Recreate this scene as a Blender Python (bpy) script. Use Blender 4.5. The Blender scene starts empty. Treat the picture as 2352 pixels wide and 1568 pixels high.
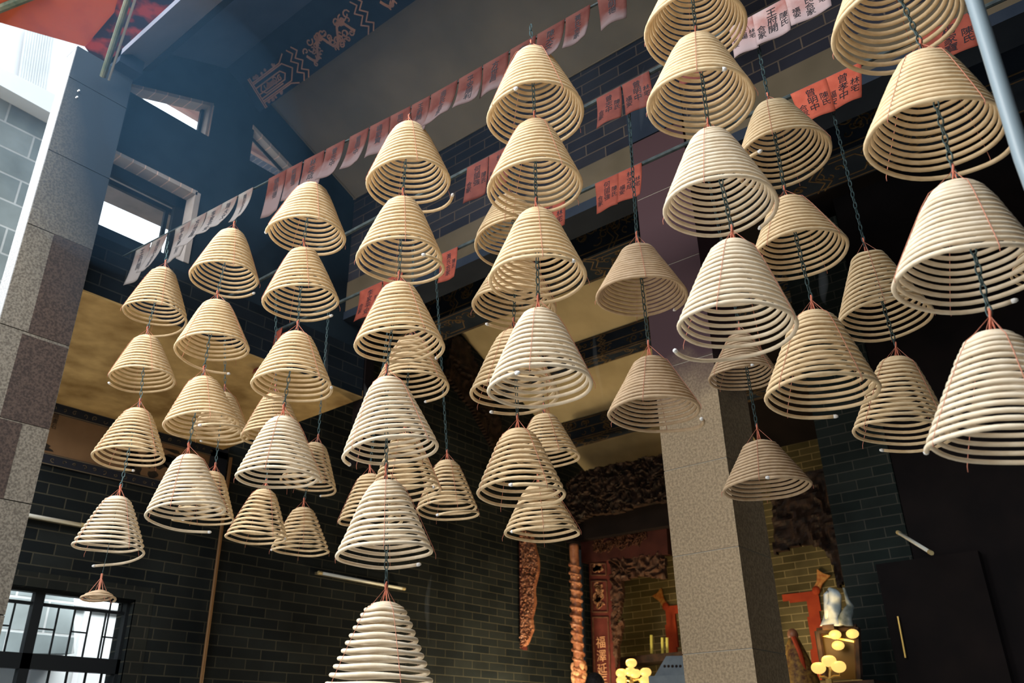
import bpy, math, random
import numpy as np
from mathutils import Vector, Matrix, noise
C = bpy.context.scene.collection
sc = bpy.context.scene
R = math.radians
# ---------------------------------------------------------------- camera
# world axes: x runs along the side wall (away, to the right), y runs towards the side wall (away, to the left), z up
FPX = 1931.87
YAW, PITCH, ROLL = R(38.26745), R(26.18469), R(-1.07831)
fwd = Vector((math.cos(PITCH)*math.cos(YAW), math.cos(PITCH)*math.sin(YAW), math.sin(PITCH)))
_r = Vector((math.sin(YAW), -math.cos(YAW), 0)); _u = _r.cross(fwd)
rgt = math.cos(ROLL)*_r + math.sin(ROLL)*_u
upv = -math.sin(ROLL)*_r + math.cos(ROLL)*_u
CAM = Vector((0, 0, 1.6))
cd = bpy.data.cameras.new('camera'); cam = bpy.data.objects.new('camera', cd); C.objects.link(cam)
cam.matrix_world = Matrix(((rgt.x, upv.x, -fwd.x, CAM.x), (rgt.y, upv.y, -fwd.y, CAM.y), (rgt.z, upv.z, -fwd.z, CAM.z), (0, 0, 0, 1)))
cd.sensor_width = 36; cd.lens = 36*FPX/2352; cd.clip_end = 200; cd.clip_start = .05
cd.dof.use_dof = True; cd.dof.focus_distance = 4.0; cd.dof.aperture_fstop = 3.2
sc.camera = cam
def ray(x, y): return rgt*((x-1176)/FPX) - upv*((y-784)/FPX) + fwd
def on(ax, val, x, y):
    d = ray(x, y); return CAM + d*((val-CAM[ax])/d[ax])
# ---------------------------------------------------------------- world, sun, lights, exposure
w = bpy.data.worlds.new('world'); sc.world = w; w.use_nodes = True
nt = w.node_tree; bg = nt.nodes['Background']
tc = nt.nodes.new('ShaderNodeTexCoord'); sep = nt.nodes.new('ShaderNodeSeparateXYZ'); cr = nt.nodes.new('ShaderNodeValToRGB')
nt.links.new(tc.outputs['Generated'], sep.inputs[0]); nt.links.new(sep.outputs['Z'], cr.inputs[0]); nt.links.new(cr.outputs[0], bg.inputs[0])
cr.color_ramp.elements[0].position = 0.0; cr.color_ramp.elements[0].color = (.40, .39, .38, 1)
cr.color_ramp.elements[1].position = .25; cr.color_ramp.elements[1].color = (.78, .90, 1.0, 1)
bg.inputs[1].default_value = 3.2
def area(name, loc, target, size, energy, color):
    l = bpy.data.lights.new(name, 'AREA'); l.shape = 'RECTANGLE'; l.size, l.size_y = size; l.energy = energy; l.color = color
    o = bpy.data.objects.new(name, l); C.objects.link(o); o.location = loc
    o.rotation_euler = (Vector(target)-Vector(loc)).to_track_quat('-Z', 'Y').to_euler(); return o
def point(name, loc, energy, color, rad=.12):
    l = bpy.data.lights.new(name, 'POINT'); l.energy = energy; l.color = color; l.shadow_soft_size = rad
    o = bpy.data.objects.new(name, l); C.objects.link(o); o.location = loc; return o
# daylight falling into the open court behind and to the left of the camera
area('court_daylight', (-2.2, 3.6, 5.9), (3.0, 2.4, 3.2), (4.0, 3.4), 560, (1.0, .98, .95))
sc.view_settings.view_transform = 'Standard'; sc.view_settings.look = 'None'
sc.view_settings.gamma = 1; sc.view_settings.use_curve_mapping = False
sc.view_settings.exposure = 0.0
sc.cycles.use_denoising = True
sc.cycles.volume_bounces = 0; sc.cycles.max_bounces = 8; sc.cycles.volume_step_rate = 4
# added lamp standing in for daylight in the alley behind the barred window, and the hall's own warm lamps standing below the frame
area('alley_fill', (3.7, 8.05, 4.2), (3.7, 8.9, 2.3), (3.2, .4), 125, (.95, .98, 1.0)).data.spread = R(110)
point('altar_lamp', (8.2, 5.2, 1.5), 70, (1, .78, .46), .3)
point('altar_lamp', (9.1, 6.85, 1.65), 280, (1, .80, .48), .2)
point('altar_lamp', (11.0, 4.6, 2.35), 12, (1, .70, .34), .3)
# ---------------------------------------------------------------- materials
def mat(name, col, rough=.7, col2=None, scale=8, bump=0, metal=0, emit=None, emis=0, detail=4, contrast=(.35, .65), spec=None):
    if spec is None: spec = .08 if max(col) < .08 else .3
    m = bpy.data.materials.new(name); m.use_nodes = True; t = m.node_tree; b = t.nodes['Principled BSDF']
    b.inputs['Roughness'].default_value = rough; b.inputs['Metallic'].default_value = metal; b.inputs['Specular IOR Level'].default_value = spec
    col = tuple(col)+(1,); b.inputs['Base Color'].default_value = col
    if col2 or bump:
        c = t.nodes.new('ShaderNodeTexCoord'); n = t.nodes.new('ShaderNodeTexNoise')
        n.inputs['Scale'].default_value = scale; n.inputs['Detail'].default_value = detail; t.links.new(c.outputs['Object'], n.inputs['Vector'])
        if col2:
            r = t.nodes.new('ShaderNodeValToRGB'); r.color_ramp.elements[0].position, r.color_ramp.elements[1].position = contrast
            r.color_ramp.elements[0].color = col; r.color_ramp.elements[1].color = tuple(col2)+(1,)
            t.links.new(n.outputs['Fac'], r.inputs[0]); t.links.new(r.outputs[0], b.inputs['Base Color'])
        if bump:
            bp = t.nodes.new('ShaderNodeBump'); bp.inputs['Strength'].default_value = bump; bp.inputs['Distance'].default_value = .01
            t.links.new(n.outputs['Fac'], bp.inputs['Height']); t.links.new(bp.outputs[0], b.inputs['Normal'])
    if emit:
        b.inputs['Emission Color'].default_value = tuple(emit)+(1,); b.inputs['Emission Strength'].default_value = emis
    return m
def brick(name, c1, c2, mortar, axis, bw=.34, bh=.1, msize=.006, grime=None):
    m = bpy.data.materials.new(name); m.use_nodes = True; t = m.node_tree; b = t.nodes['Principled BSDF']
    b.inputs['Roughness'].default_value = .8; b.inputs['Specular IOR Level'].default_value = .06
    c = t.nodes.new('ShaderNodeTexCoord'); s = t.nodes.new('ShaderNodeSeparateXYZ'); k = t.nodes.new('ShaderNodeCombineXYZ')
    t.links.new(c.outputs['Object'], s.inputs[0]); t.links.new(s.outputs[axis], k.inputs[0]); t.links.new(s.outputs['Z'], k.inputs[1])
    br = t.nodes.new('ShaderNodeTexBrick'); br.inputs['Scale'].default_value = 1; br.inputs['Brick Width'].default_value = bw
    br.inputs['Row Height'].default_value = bh; br.inputs['Mortar Size'].default_value = msize; br.inputs['Mortar Smooth'].default_value = .3
    br.inputs['Bias'].default_value = -.2
    br.inputs['Color1'].default_value = tuple(c1)+(1,); br.inputs['Color2'].default_value = tuple(c2)+(1,); br.inputs['Mortar'].default_value = tuple(mortar)+(1,)
    t.links.new(k.outputs[0], br.inputs['Vector'])
    n = t.nodes.new('ShaderNodeTexNoise'); n.inputs['Scale'].default_value = 1.3; n.inputs['Detail'].default_value = 6; t.links.new(c.outputs['Object'], n.inputs['Vector'])
    r = t.nodes.new('ShaderNodeMapRange'); r.inputs[1].default_value = .3; r.inputs[2].default_value = .7; r.inputs[3].default_value = .55; r.inputs[4].default_value = 1.35
    t.links.new(n.outputs['Fac'], r.inputs[0])
    mx = t.nodes.new('ShaderNodeVectorMath'); mx.operation = 'SCALE'; t.links.new(br.outputs['Color'], mx.inputs[0]); t.links.new(r.outputs[0], mx.inputs['Scale'])
    t.links.new(mx.outputs[0], b.inputs['Base Color'])
    bp = t.nodes.new('ShaderNodeBump'); bp.inputs['Strength'].default_value = .5; bp.inputs['Distance'].default_value = .006; bp.invert = True
    t.links.new(br.outputs['Fac'], bp.inputs['Height']); t.links.new(bp.outputs[0], b.inputs['Normal'])
    return m
def granite(name, base, dark, soot=None, lean=0):
    m = bpy.data.materials.new(name); m.use_nodes = True; t = m.node_tree; b = t.nodes['Principled BSDF']
    b.inputs['Roughness'].default_value = .7; b.inputs['Specular IOR Level'].default_value = .15
    c = t.nodes.new('ShaderNodeTexCoord')
    n = t.nodes.new('ShaderNodeTexNoise'); n.inputs['Scale'].default_value = 75; n.inputs['Detail'].default_value = 3; t.links.new(c.outputs['Object'], n.inputs['Vector'])
    r = t.nodes.new('ShaderNodeValToRGB'); r.color_ramp.elements[0].position = .38; r.color_ramp.elements[1].position = .62
    r.color_ramp.elements[0].color = tuple(dark)+(1,); r.color_ramp.elements[1].color = tuple(base)+(1,); t.links.new(n.outputs['Fac'], r.inputs[0])
    out = r.outputs[0]
    n2 = t.nodes.new('ShaderNodeTexNoise'); n2.inputs['Scale'].default_value = 1.6; n2.inputs['Detail'].default_value = 5; t.links.new(c.outputs['Object'], n2.inputs['Vector'])
    if soot:   # greasy incense soot that starts at height z0 and is complete at z1
        z0, z1, sc_col = soot
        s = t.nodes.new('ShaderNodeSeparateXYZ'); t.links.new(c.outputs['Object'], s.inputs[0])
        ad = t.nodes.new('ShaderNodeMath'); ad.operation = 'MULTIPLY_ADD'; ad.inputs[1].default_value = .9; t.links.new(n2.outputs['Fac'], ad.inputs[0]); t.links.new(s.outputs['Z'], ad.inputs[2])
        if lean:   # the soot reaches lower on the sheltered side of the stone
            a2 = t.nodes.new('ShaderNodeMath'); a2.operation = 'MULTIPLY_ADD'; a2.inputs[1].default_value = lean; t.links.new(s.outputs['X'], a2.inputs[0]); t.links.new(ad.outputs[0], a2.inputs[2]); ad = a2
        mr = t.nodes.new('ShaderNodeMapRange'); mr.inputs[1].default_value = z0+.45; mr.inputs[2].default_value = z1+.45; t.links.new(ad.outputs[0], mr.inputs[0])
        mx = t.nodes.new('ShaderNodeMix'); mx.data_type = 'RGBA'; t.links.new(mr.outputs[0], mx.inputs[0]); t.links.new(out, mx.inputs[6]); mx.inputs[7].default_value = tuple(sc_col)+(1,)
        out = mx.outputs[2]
    t.links.new(out, b.inputs['Base Color'])
    return m
M = dict(
 stick=mat('incense_beige', (.66, .48, .275), .62, (.78, .605, .385), 30, .15, contrast=(.3, .7)),
 stick_skylit=mat('incense_skylit', (.68, .55, .39), .62, (.78, .67, .52), 26, .15, contrast=(.3, .7)),  # beige made paler: extra sky light on lower coils put into the colour
 stick_rose=mat('incense_rosy', (.47, .33, .20), .65, (.57, .42, .28), 30, .15, contrast=(.3, .7)),
 ash=mat('ash', (.85, .85, .85), .9), string=mat('red_thread', (.55, .21, .14), .8), loop=mat('red_cord', (.60, .19, .12), .8),
 chain=mat('chain_metal', (.05, .09, .095), .45, (.11, .16, .165), 60, 0, .6),
 rod=mat('rod_metal', (.03, .04, .045), .6, (.06, .075, .075), 20),
 paper=mat('red_paper', (.19, .034, .019), .8, (.25, .05, .028), 14, .1),
 paper_mid=mat('dull_red_paper', (.095, .018, .012), .8, (.13, .028, .018), 14, .1),
 paper_bright=mat('bright_red_paper', (.36, .06, .03), .8, (.44, .09, .05), 14, .1),
 paper_old=mat('faded_paper', (.055, .013, .010), .85, (.08, .028, .022), 10, .1),
 paper_grey=mat('sooty_paper', (.085, .05, .042), .85, (.12, .11, .10), 9, .1),
 paper_pink=mat('bleached_paper', (.24, .085, .07), .85, (.36, .26, .25), 9, .1),
 ink=mat('ink', (.02, .02, .025), .7),
 brick_side=brick('sooty_brick_side', (.008, .0105, .012), (.018, .021, .0205), (.048, .046, .034), 'X'),
 brick_front=brick('sooty_brick_front', (.014, .015, .022), (.026, .026, .032), (.07, .055, .045), 'Y'),
 brick_altar=brick('yellow_brick', (.08, .066, .03), (.14, .115, .055), (.30, .24, .12), 'Y'),
 brick_pier=brick('pier_brick', (.012, .017, .016), (.02, .025, .023), (.05, .05, .042), 'Y'),
 brick_out=brick('grey_brick_outside', (.16, .185, .185), (.23, .255, .25), (.36, .37, .36), 'X', .62, .3, .012),
 brick_reveal=brick('reveal_brick', (.34, .30, .28), (.44, .39, .36), (.7, .5, .42), 'X', .1, 2, .005),
 fascia=mat('sooty_wall', (.010, .017, .026), .8, (.018, .03, .042), 2.5, .2),
 fascia_low=brick('sooty_brick_fascia', (.009, .014, .02), (.016, .022, .03), (.03, .034, .036), 'X'),
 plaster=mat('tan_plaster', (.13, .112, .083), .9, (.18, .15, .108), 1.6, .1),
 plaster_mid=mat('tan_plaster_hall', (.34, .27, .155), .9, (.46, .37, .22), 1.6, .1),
 soffit=mat('mustard_plaster', (.24, .14, .045), .9, (.52, .345, .14), 3.2, .15, detail=8),
 slope_blue=mat('sooty_blue_plank', (.035, .05, .085), .8, (.055, .07, .11), 2),
 slope_light=mat('grey_plank', (.11, .12, .16), .8, (.15, .15, .19), 2),
 beam_dark=mat('dark_beam', (.012, .018, .03), .7, (.02, .028, .042), 3),
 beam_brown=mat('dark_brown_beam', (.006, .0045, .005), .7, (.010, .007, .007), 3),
 gold=mat('dull_gold', (.30, .15, .085), .6, (.45, .24, .13), 8), gold_dim=mat('tarnished_gold', (.11, .068, .03), .6, (.20, .125, .05), 6),
 gold_ridge=mat('faded_gold', (.42, .22, .15), .7, (.60, .28, .16), 5), 
 band=mat('sooty_tan_band', (.07, .057, .038), .9, (.10, .08, .055), 1.8),
 wood_lintel=mat('dark_lacquer', (.028, .010, .009), .45, (.045, .015, .013), 5, .1), wood_leaf=mat('dark_leaf_carving', (.022, .012, .009), .45, (.06, .03, .02), 14, .2),
 rear_block=mat('skyblock_wall', (.16, .14, .12), .9, (.22, .2, .17), 2),
 mural=mat('mural_ground', (.12, .068, .032), .9, (.19, .11, .055), 2.2), mural_ink=mat('mural_ink', (.012, .012, .014), .9, (.04, .03, .02), 9),
 border=mat('mural_border', (.018, .02, .028), .8), border_line=mat('border_line', (.14, .11, .07), .8),
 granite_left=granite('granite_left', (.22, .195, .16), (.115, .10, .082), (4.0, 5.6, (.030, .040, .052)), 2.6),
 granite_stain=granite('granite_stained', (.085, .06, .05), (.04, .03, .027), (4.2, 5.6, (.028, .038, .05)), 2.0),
 granite_side_lit=granite('granite_daylit', (.36, .36, .36), (.26, .26, .26)),  # paler copy for the outer face, outdoor light put into the colour
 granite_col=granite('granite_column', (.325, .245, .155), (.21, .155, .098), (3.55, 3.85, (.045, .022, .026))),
 joint=mat('mortar_joint', (.30, .27, .22), .9), joint_dark=mat('dark_joint', (.03, .03, .03), .9),
 frame=mat('window_metal', (.012, .014, .016), .5), glass=None,
 white=mat('white_render', (.8, .8, .8), .9), outpale=mat('pale_wall', (.60, .62, .62), .9, (.70, .72, .71), 1.5),
 blue=mat('blue_poster', (.02, .13, .36), .6), bluepale=mat('pale_blue_poster', (.35, .45, .65), .6),
 canopy=None, canopy_dark=mat('singed_canvas', (.03, .02, .03), .9, (.35, .04, .03), 5, contrast=(.45, .6)),
 post=mat('green_post', (.05, .07, .05), .5, (.12, .12, .08), 12),
 pipe=mat('pale_pipe', (.19, .24, .27), .35), conduit=mat('brown_conduit', (.17, .085, .03), .5),
 tube=mat('fluorescent_tube', (.75, .76, .70), .3), tubecap=mat('tube_cap', (.45, .36, .18), .5), tubebase=mat('tube_batten', (.10, .085, .05), .6),
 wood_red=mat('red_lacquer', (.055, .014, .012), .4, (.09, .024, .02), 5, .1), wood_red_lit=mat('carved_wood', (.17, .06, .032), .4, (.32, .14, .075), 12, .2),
 wood_dark=mat('black_carving', (.012, .009, .008), .5, (.035, .02, .014), 12, .2), wood_brown=mat('brown_carving', (.05, .025, .018), .45, (.11, .05, .03), 14, .2),
 cloth=mat('red_cloth', (.27, .03, .007), .8, (.34, .045, .010), 6, .2), ornament=mat('tinsel_paper', (.36, .10, .02), .6, (.5, .26, .07), 25, .3),
 candle=mat('yellow_candle', (.45, .42, .10), .6), urn=mat('blue_grey_metal', (.12, .145, .17), .5, (.16, .19, .21), 10),
 rock=mat('pale_rock', (.30, .36, .38), .4, (.55, .62, .64), 9, .5), rock_dark=mat('shadow_rock', (.06, .08, .08), .5, (.25, .28, .28), 10, .5),
 globe=mat('lamp_globe', (.25, .15, .03), .4, emit=(1.0, .62, .17), emis=1.15), brass=mat('brass', (.45, .28, .08), .35, metal=.7),
 mirror=mat('mirror_glass', (.045, .03, .012), .25), gilt=mat('gilt', (.70, .48, .14), .3, metal=.6, emit=None), yellow_robe=mat('yellow_brocade', (.30, .17, .035), .6, (.08, .03, .015), 22),
 skin=mat('skin', (.35, .19, .12), .6), hair=mat('black_hair', (.012, .011, .012), .5, (.025, .022, .022), 40, .3), shirt=mat('dark_shirt', (.02, .02, .025), .8),
 stone_floor=mat('stone_floor', (.38, .35, .30), .8, (.50, .46, .40), 3, .1), tile=mat('roof_tile', (.05, .045, .045), .8, (.09, .08, .08), 8, .2),
 pinkwall=mat('pinklit_eave', (.75, .5, .44), .9, (.6, .38, .33), 3), outdark=mat('outer_board', (.14, .13, .13), .9, (.20, .18, .18), 5),
)
def canvas_mat():
    m = mat('red_canvas', (.52, .115, .05), .8, (.40, .08, .045), 2.4, contrast=(.5, .75)); t = m.node_tree; b = t.nodes['Principled BSDF']
    tr = t.nodes.new('ShaderNodeBsdfTranslucent'); mx = t.nodes.new('ShaderNodeMixShader'); mx.inputs[0].default_value = .3
    src = b.inputs['Base Color'].links[0].from_socket; t.links.new(src, tr.inputs[0]); t.links.new(b.outputs[0], mx.inputs[1]); t.links.new(tr.outputs[0], mx.inputs[2]); t.links.new(mx.outputs[0], t.nodes['Material Output'].inputs[0])
    return m
M['canopy'] = canvas_mat()
def bleach(m, col, z0, z1):      # hanging ends bleached by ash and rain
    t = m.node_tree; b = t.nodes['Principled BSDF']; src = b.inputs['Base Color'].links[0].from_socket
    c = t.nodes.new('ShaderNodeTexCoord'); s_ = t.nodes.new('ShaderNodeSeparateXYZ'); n = t.nodes.new('ShaderNodeTexNoise'); n.inputs['Scale'].default_value = 11
    oi = t.nodes.new('ShaderNodeObjectInfo'); ad = t.nodes.new('ShaderNodeVectorMath'); t.links.new(c.outputs['Object'], ad.inputs[0]); t.links.new(oi.outputs['Random'], ad.inputs[1]); t.links.new(ad.outputs[0], n.inputs['Vector'])
    t.links.new(c.outputs['Object'], s_.inputs[0])
    a = t.nodes.new('ShaderNodeMath'); a.operation = 'MULTIPLY_ADD'; a.inputs[1].default_value = .16; t.links.new(n.outputs['Fac'], a.inputs[0]); t.links.new(s_.outputs['Z'], a.inputs[2])
    mr = t.nodes.new('ShaderNodeMapRange'); mr.inputs[1].default_value = z0+.08; mr.inputs[2].default_value = z1+.08; t.links.new(a.outputs[0], mr.inputs[0])
    mx = t.nodes.new('ShaderNodeMix'); mx.data_type = 'RGBA'; t.links.new(mr.outputs[0], mx.inputs[0]); t.links.new(src, mx.inputs[6]); mx.inputs[7].default_value = tuple(col)+(1,); t.links.new(mx.outputs[2], b.inputs['Base Color'])
bleach(M['paper_old'], (.10, .07, .07), -.11, -.18); bleach(M['paper_grey'], (.14, .125, .12), -.08, -.15); bleach(M['paper_pink'], (.28, .21, .21), -.05, -.2)
g = bpy.data.materials.new('window_glass'); g.use_nodes = True; b = g.node_tree.nodes['Principled BSDF']
b.inputs['Transmission Weight'].default_value = 1; b.inputs['Roughness'].default_value = .03; b.inputs['IOR'].default_value = 1.0; b.inputs['Specular IOR Level'].default_value = .2; b.inputs['Base Color'].default_value = (.93, .96, .97, 1)
M['glass'] = g
# ---------------------------------------------------------------- mesh helpers
class MB:
    def __init__(s): s.v = []; s.f = []
    def add(s, vs, fs):
        o = len(s.v); s.v += [tuple(p) for p in vs]; s.f += [tuple(i+o for i in f) for f in fs]; return s
    def box(s, a, b):
        x0, y0, z0 = a; x1, y1, z1 = b
        return s.hexa([(x0, y0, z0), (x1, y0, z0), (x1, y1, z0), (x0, y1, z0), (x0, y0, z1), (x1, y0, z1), (x1, y1, z1), (x0, y1, z1)])
    def hexa(s, p): return s.add(p, [(3, 2, 1, 0), (4, 5, 6, 7), (0, 1, 5, 4), (1, 2, 6, 5), (2, 3, 7, 6), (3, 0, 4, 7)])
    def prism(s, poly, off):            # poly: list of 3D points, extruded by the vector off
        n = len(poly); off = Vector(off); a = [Vector(p) for p in poly]
        return s.add(a+[p+off for p in a], [tuple(range(n))[::-1], tuple(range(n, 2*n))]+[(i, (i+1) % n, (i+1) % n+n, i+n) for i in range(n)])
    def tube(s, path, r, n=6, cap=True):
        P = np.array([tuple(p) for p in path], float); m = len(P)
        T = np.gradient(P, axis=0); T /= np.maximum(np.linalg.norm(T, axis=1), 1e-9)[:, None]
        ref = np.array([0, 0, 1.]) if np.abs(T[:, 2]).mean() < .7 else np.array([1., .13, 0])
        N = np.cross(T, ref); N /= np.maximum(np.linalg.norm(N, axis=1), 1e-9)[:, None]; B = np.cross(N, T)
        rr = np.broadcast_to(np.asarray(r, float), (m,))[:, None, None]
        a = np.arange(n)*2*math.pi/n
        V = (P[:, None, :]+rr*(np.cos(a)[None, :, None]*N[:, None, :]+np.sin(a)[None, :, None]*B[:, None, :])).reshape(-1, 3)
        F = []
        for i in range(m-1):
            o = i*n
            F += [(o+j, o+(j+1) % n, o+n+(j+1) % n, o+n+j) for j in range(n)]
        if cap: F += [tuple(range(n))[::-1], tuple(range((m-1)*n, m*n))]
        return s.add(V.tolist(), F)
    def ball(s, c, r, n=12, m=8, f=None):
        vs = []; fs = []
        rx, ry, rz = (r, r, r) if isinstance(r, (int, float)) else r
        for i in range(m+1):
            t = math.pi*i/m
            for j in range(n):
                p = 2*math.pi*j/n; k = f(t, p) if f else 1
                vs.append((c[0]+rx*k*math.sin(t)*math.cos(p), c[1]+ry*k*math.sin(t)*math.sin(p), c[2]+rz*k*math.cos(t)))
        for i in range(m):
            for j in range(n): fs.append((i*n+j, (i+1)*n+j, (i+1)*n+(j+1) % n, i*n+(j+1) % n))
        return s.add(vs, fs)
    def build(s, name, m, parent=None, loc=None, smooth=False):
        me = bpy.data.meshes.new(name)
        L = Vector(loc) if loc is not None else (parent_world(parent) if parent else Vector((0, 0, 0)))
        me.from_pydata([(v[0]-L.x, v[1]-L.y, v[2]-L.z) for v in s.v], [], s.f)
        if smooth: me.polygons.foreach_set('use_smooth', [True]*len(me.polygons))
        me.materials.append(m); me.update()
        o = bpy.data.objects.new(name, me); C.objects.link(o)
        if parent: o.parent = parent
        else: o.location = L
        return o
def outward(o):
    import bmesh
    bm = bmesh.new(); bm.from_mesh(o.data); bmesh.ops.remove_doubles(bm, verts=bm.verts, dist=1e-6); bmesh.ops.recalc_face_normals(bm, faces=bm.faces); bm.to_mesh(o.data); bm.free(); return o
def parent_world(p):
    v = Vector((0, 0, 0))
    while p: v = v+p.location; p = p.parent
    return v
def tag(o, label=None, cat=None, group=None, kind=None):
    if label: o['label'] = label
    if cat: o['category'] = cat
    if group: o['group'] = group
    if kind: o['kind'] = kind
    return o
def empty(name, loc, label, cat, group=None):
    o = bpy.data.objects.new(name, None); o.empty_display_size = .1; C.objects.link(o); o.location = loc
    return tag(o, label, cat, group)
def struct(o, label=None, cat=None): o['kind'] = 'structure'; return tag(o, label, cat)
def inside(p, poly):
    x, y = p; c = False; n = len(poly)
    for i in range(n):
        x1, y1 = poly[i]; x2, y2 = poly[(i+1) % n]
        if (y1 > y) != (y2 > y) and x < (x2-x1)*(y-y1)/(y2-y1)+x1: c = not c
    return c
def relief(name, m, parent, O, U, V, poly, step, amp, nscale, back=.03, hole=None, seed=0):
    """carved board: a fine grid inside the outline poly (in U,V units), carved by ridged noise along the normal, given a real thickness"""
    O, U, V = Vector(O), Vector(U).normalized(), Vector(V).normalized(); N = U.cross(V).normalized()
    us = [p[0] for p in poly]; vs = [p[1] for p in poly]
    nu = max(2, int((max(us)-min(us))/step)); nv = max(2, int((max(vs)-min(vs))/step)); idx = {}; mb = MB()
    def h(u, v):
        q = Vector((u*nscale+seed*7.3, v*nscale, seed))
        q2 = q+1.2*Vector((noise.noise(q*.7), noise.noise(q*.7+Vector((5, 5, 5))), 0))
        return 1-abs(noise.noise(q2))*2.4, noise.noise(q*1.7+Vector((9, 1, 3)))
    cells = set()
    for i in range(nu):
        for j in range(nv):
            u = min(us)+(i+.5)*step; v = min(vs)+(j+.5)*step
            if inside((u, v), poly) and not (hole and h(u, v)[0] < hole): cells.add((i, j))
    def vid(i, j, k):
        if (i, j, k) not in idx:
            u = min(us)+i*step; v = min(vs)+j*step
            d = -back if k else amp*(h(u, v)[0]+.35*h(u, v)[1])
            idx[(i, j, k)] = len(mb.v); mb.v.append(tuple(O+U*u+V*v+N*d))
        return idx[(i, j, k)]
    for (i, j) in cells:
        mb.f.append((vid(i, j, 0), vid(i+1, j, 0), vid(i+1, j+1, 0), vid(i, j+1, 0)))
        mb.f.append((vid(i, j+1, 1), vid(i+1, j+1, 1), vid(i+1, j, 1), vid(i, j, 1)))
        for (di, dj, a, b) in ((-1, 0, (i, j+1), (i, j)), (1, 0, (i+1, j), (i+1, j+1)), (0, -1, (i, j), (i+1, j)), (0, 1, (i+1, j+1), (i, j+1))):
            if (i+di, j+dj) not in cells: mb.f.append((vid(*a, 0), vid(*b, 0), vid(*b, 1), vid(*a, 1))[::-1])
    return mb.build(name, m, parent, smooth=False)
def strokes(lines, O, U, V, wdt, dep, mb=None):
    """flat raised lines (painted or gilt line work) on a surface"""
    mb = mb or MB(); O, U, V = Vector(O), Vector(U).normalized(), Vector(V).normalized(); N = U.cross(V).normalized()
    for ln in lines:
        for (p, q) in zip(ln[:-1], ln[1:]):
            d = Vector((q[0]-p[0], q[1]-p[1])); L = d.length
            if L < 1e-5: continue
            d /= L; n = Vector((-d.y, d.x))*wdt/2; e = d*wdt*.35
            pts = [(p[0]-e.x+n.x, p[1]-e.y+n.y), (p[0]-e.x-n.x, p[1]-e.y-n.y), (q[0]+e.x-n.x, q[1]+e.y-n.y), (q[0]+e.x+n.x, q[1]+e.y+n.y)]
            mb.prism([O+U*a+V*b for a, b in pts], N*dep)
    return mb
def curls(rng, u0, u1, v0, v1, n, rad):
    out = []
    for _ in range(n):
        u, v = rng.uniform(u0+rad, u1-rad), rng.uniform(v0+rad, v1-rad) if v1-v0 > 2*rad else (v0+v1)/2; r = rad*rng.uniform(.5, 1); a0 = rng.uniform(0, 6.28); sg = rng.choice((-1, 1)); tn = rng.uniform(3.5, 7)
        out.append([(u+r*(1-.75*k/9)*math.cos(a0+sg*tn*k/9), v+r*(1-.75*k/9)*math.sin(a0+sg*tn*k/9)) for k in range(10)])
    return out
# ================================================================ THE SETTING
WB, FB = 7.587, 5.427          # side wall plane, clerestory wall plane (y)
A0 = 4.41                      # front wall of the inner hall (x)
# floor
struct(MB().box((-8, -6, -.2), (A0, 12, 0)).build('floor', M['stone_floor']))
struct(MB().box((A0, -6, -.2), (13, WB+.3, .65)).build('trim_9', M['stone_floor']))
# side wall with the barred window hole (x .. 4.02, z 2.1 .. 2.92)
wl = MB(); k = 1.35
wx1, wz0, wz1 = 4.03, 2.0, 2.925
wl.box((1.55, WB, 0), (wx1, WB+.3, wz0)).box((wx1, WB, 0), (13, WB+.3, wz1)).box((1.55, WB, wz1), (4.7, WB+.3, 3.1)).box((2.3, WB, 3.1), (4.7, WB+.3, 4.6)).box((4.7, WB, wz1), (13, WB+.3, 9))
struct(wl.build('wall_left', M['brick_side']))
struct(MB().box((wx1, WB-.003, 1.2), (wx1+.17, WB+.02, wz1+.12)).box((2.2, WB-.003, wz1), (wx1, WB+.02, wz1+.12)).build('trim_1', brick('lintel_brick', (.014, .016, .015), (.022, .024, .02), (.04, .038, .03), 'X', .17, .1)))
# clerestory wall above the aisle: gable shaped, with two openings
def fpoly(pts): return [(a, FB, z) for a, z in pts]
gable = []
fz0 = 4.53
def wallpiece(pts, m=None, t=.28): return MB().prism([(a, FB, z) for a, z in pts][::-1], (0, t, 0))
fw_ = MB()
LOWL, LOWR = 1.80, 2.79
for pts in (
  [(LOWL, fz0), (4.67, fz0), (4.67, 5.07), (LOWL, 5.07)],
  [(2.79, 5.07), (4.67, 5.07), (4.67, 5.72), (2.79, 5.72)],
  [(2.80, 6.31), (3.22, 6.31), (3.22, 6.67), (2.80, 6.65)],
  [(3.64, 6.31), (4.67, 6.31), (4.67, 6.5), (3.64, 6.5)],
  [(2.02, 6.365), (2.80, 6.65), (2.86, 7.5), (2.10, 6.75)],
  [(2.80, 6.65), (3.22, 6.67), (3.22, 7.5), (2.80, 7.5)],
  [(3.22, 6.67), (3.64, 6.49), (4.67, 6.49), (4.67, 7.0), (3.22, 7.5)],
): fw_.prism([(a, FB, z) for a, z in pts], (0, .28 if max(z for _, z in pts) < 6.2 else .12, 0))
fw_.prism([(a, FB, z) for a, z in [(2.02, 5.72), (4.67, 5.72), (4.67, 6.31), (2.02, 6.31)]], (0, .08, 0))
struct(fw_.build('wall_clerestory', M['fascia']))
struct(MB().box((2.06, FB-.006, fz0), (4.67, FB, 4.98)).build('trim_2', M['fascia_low']))
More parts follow.
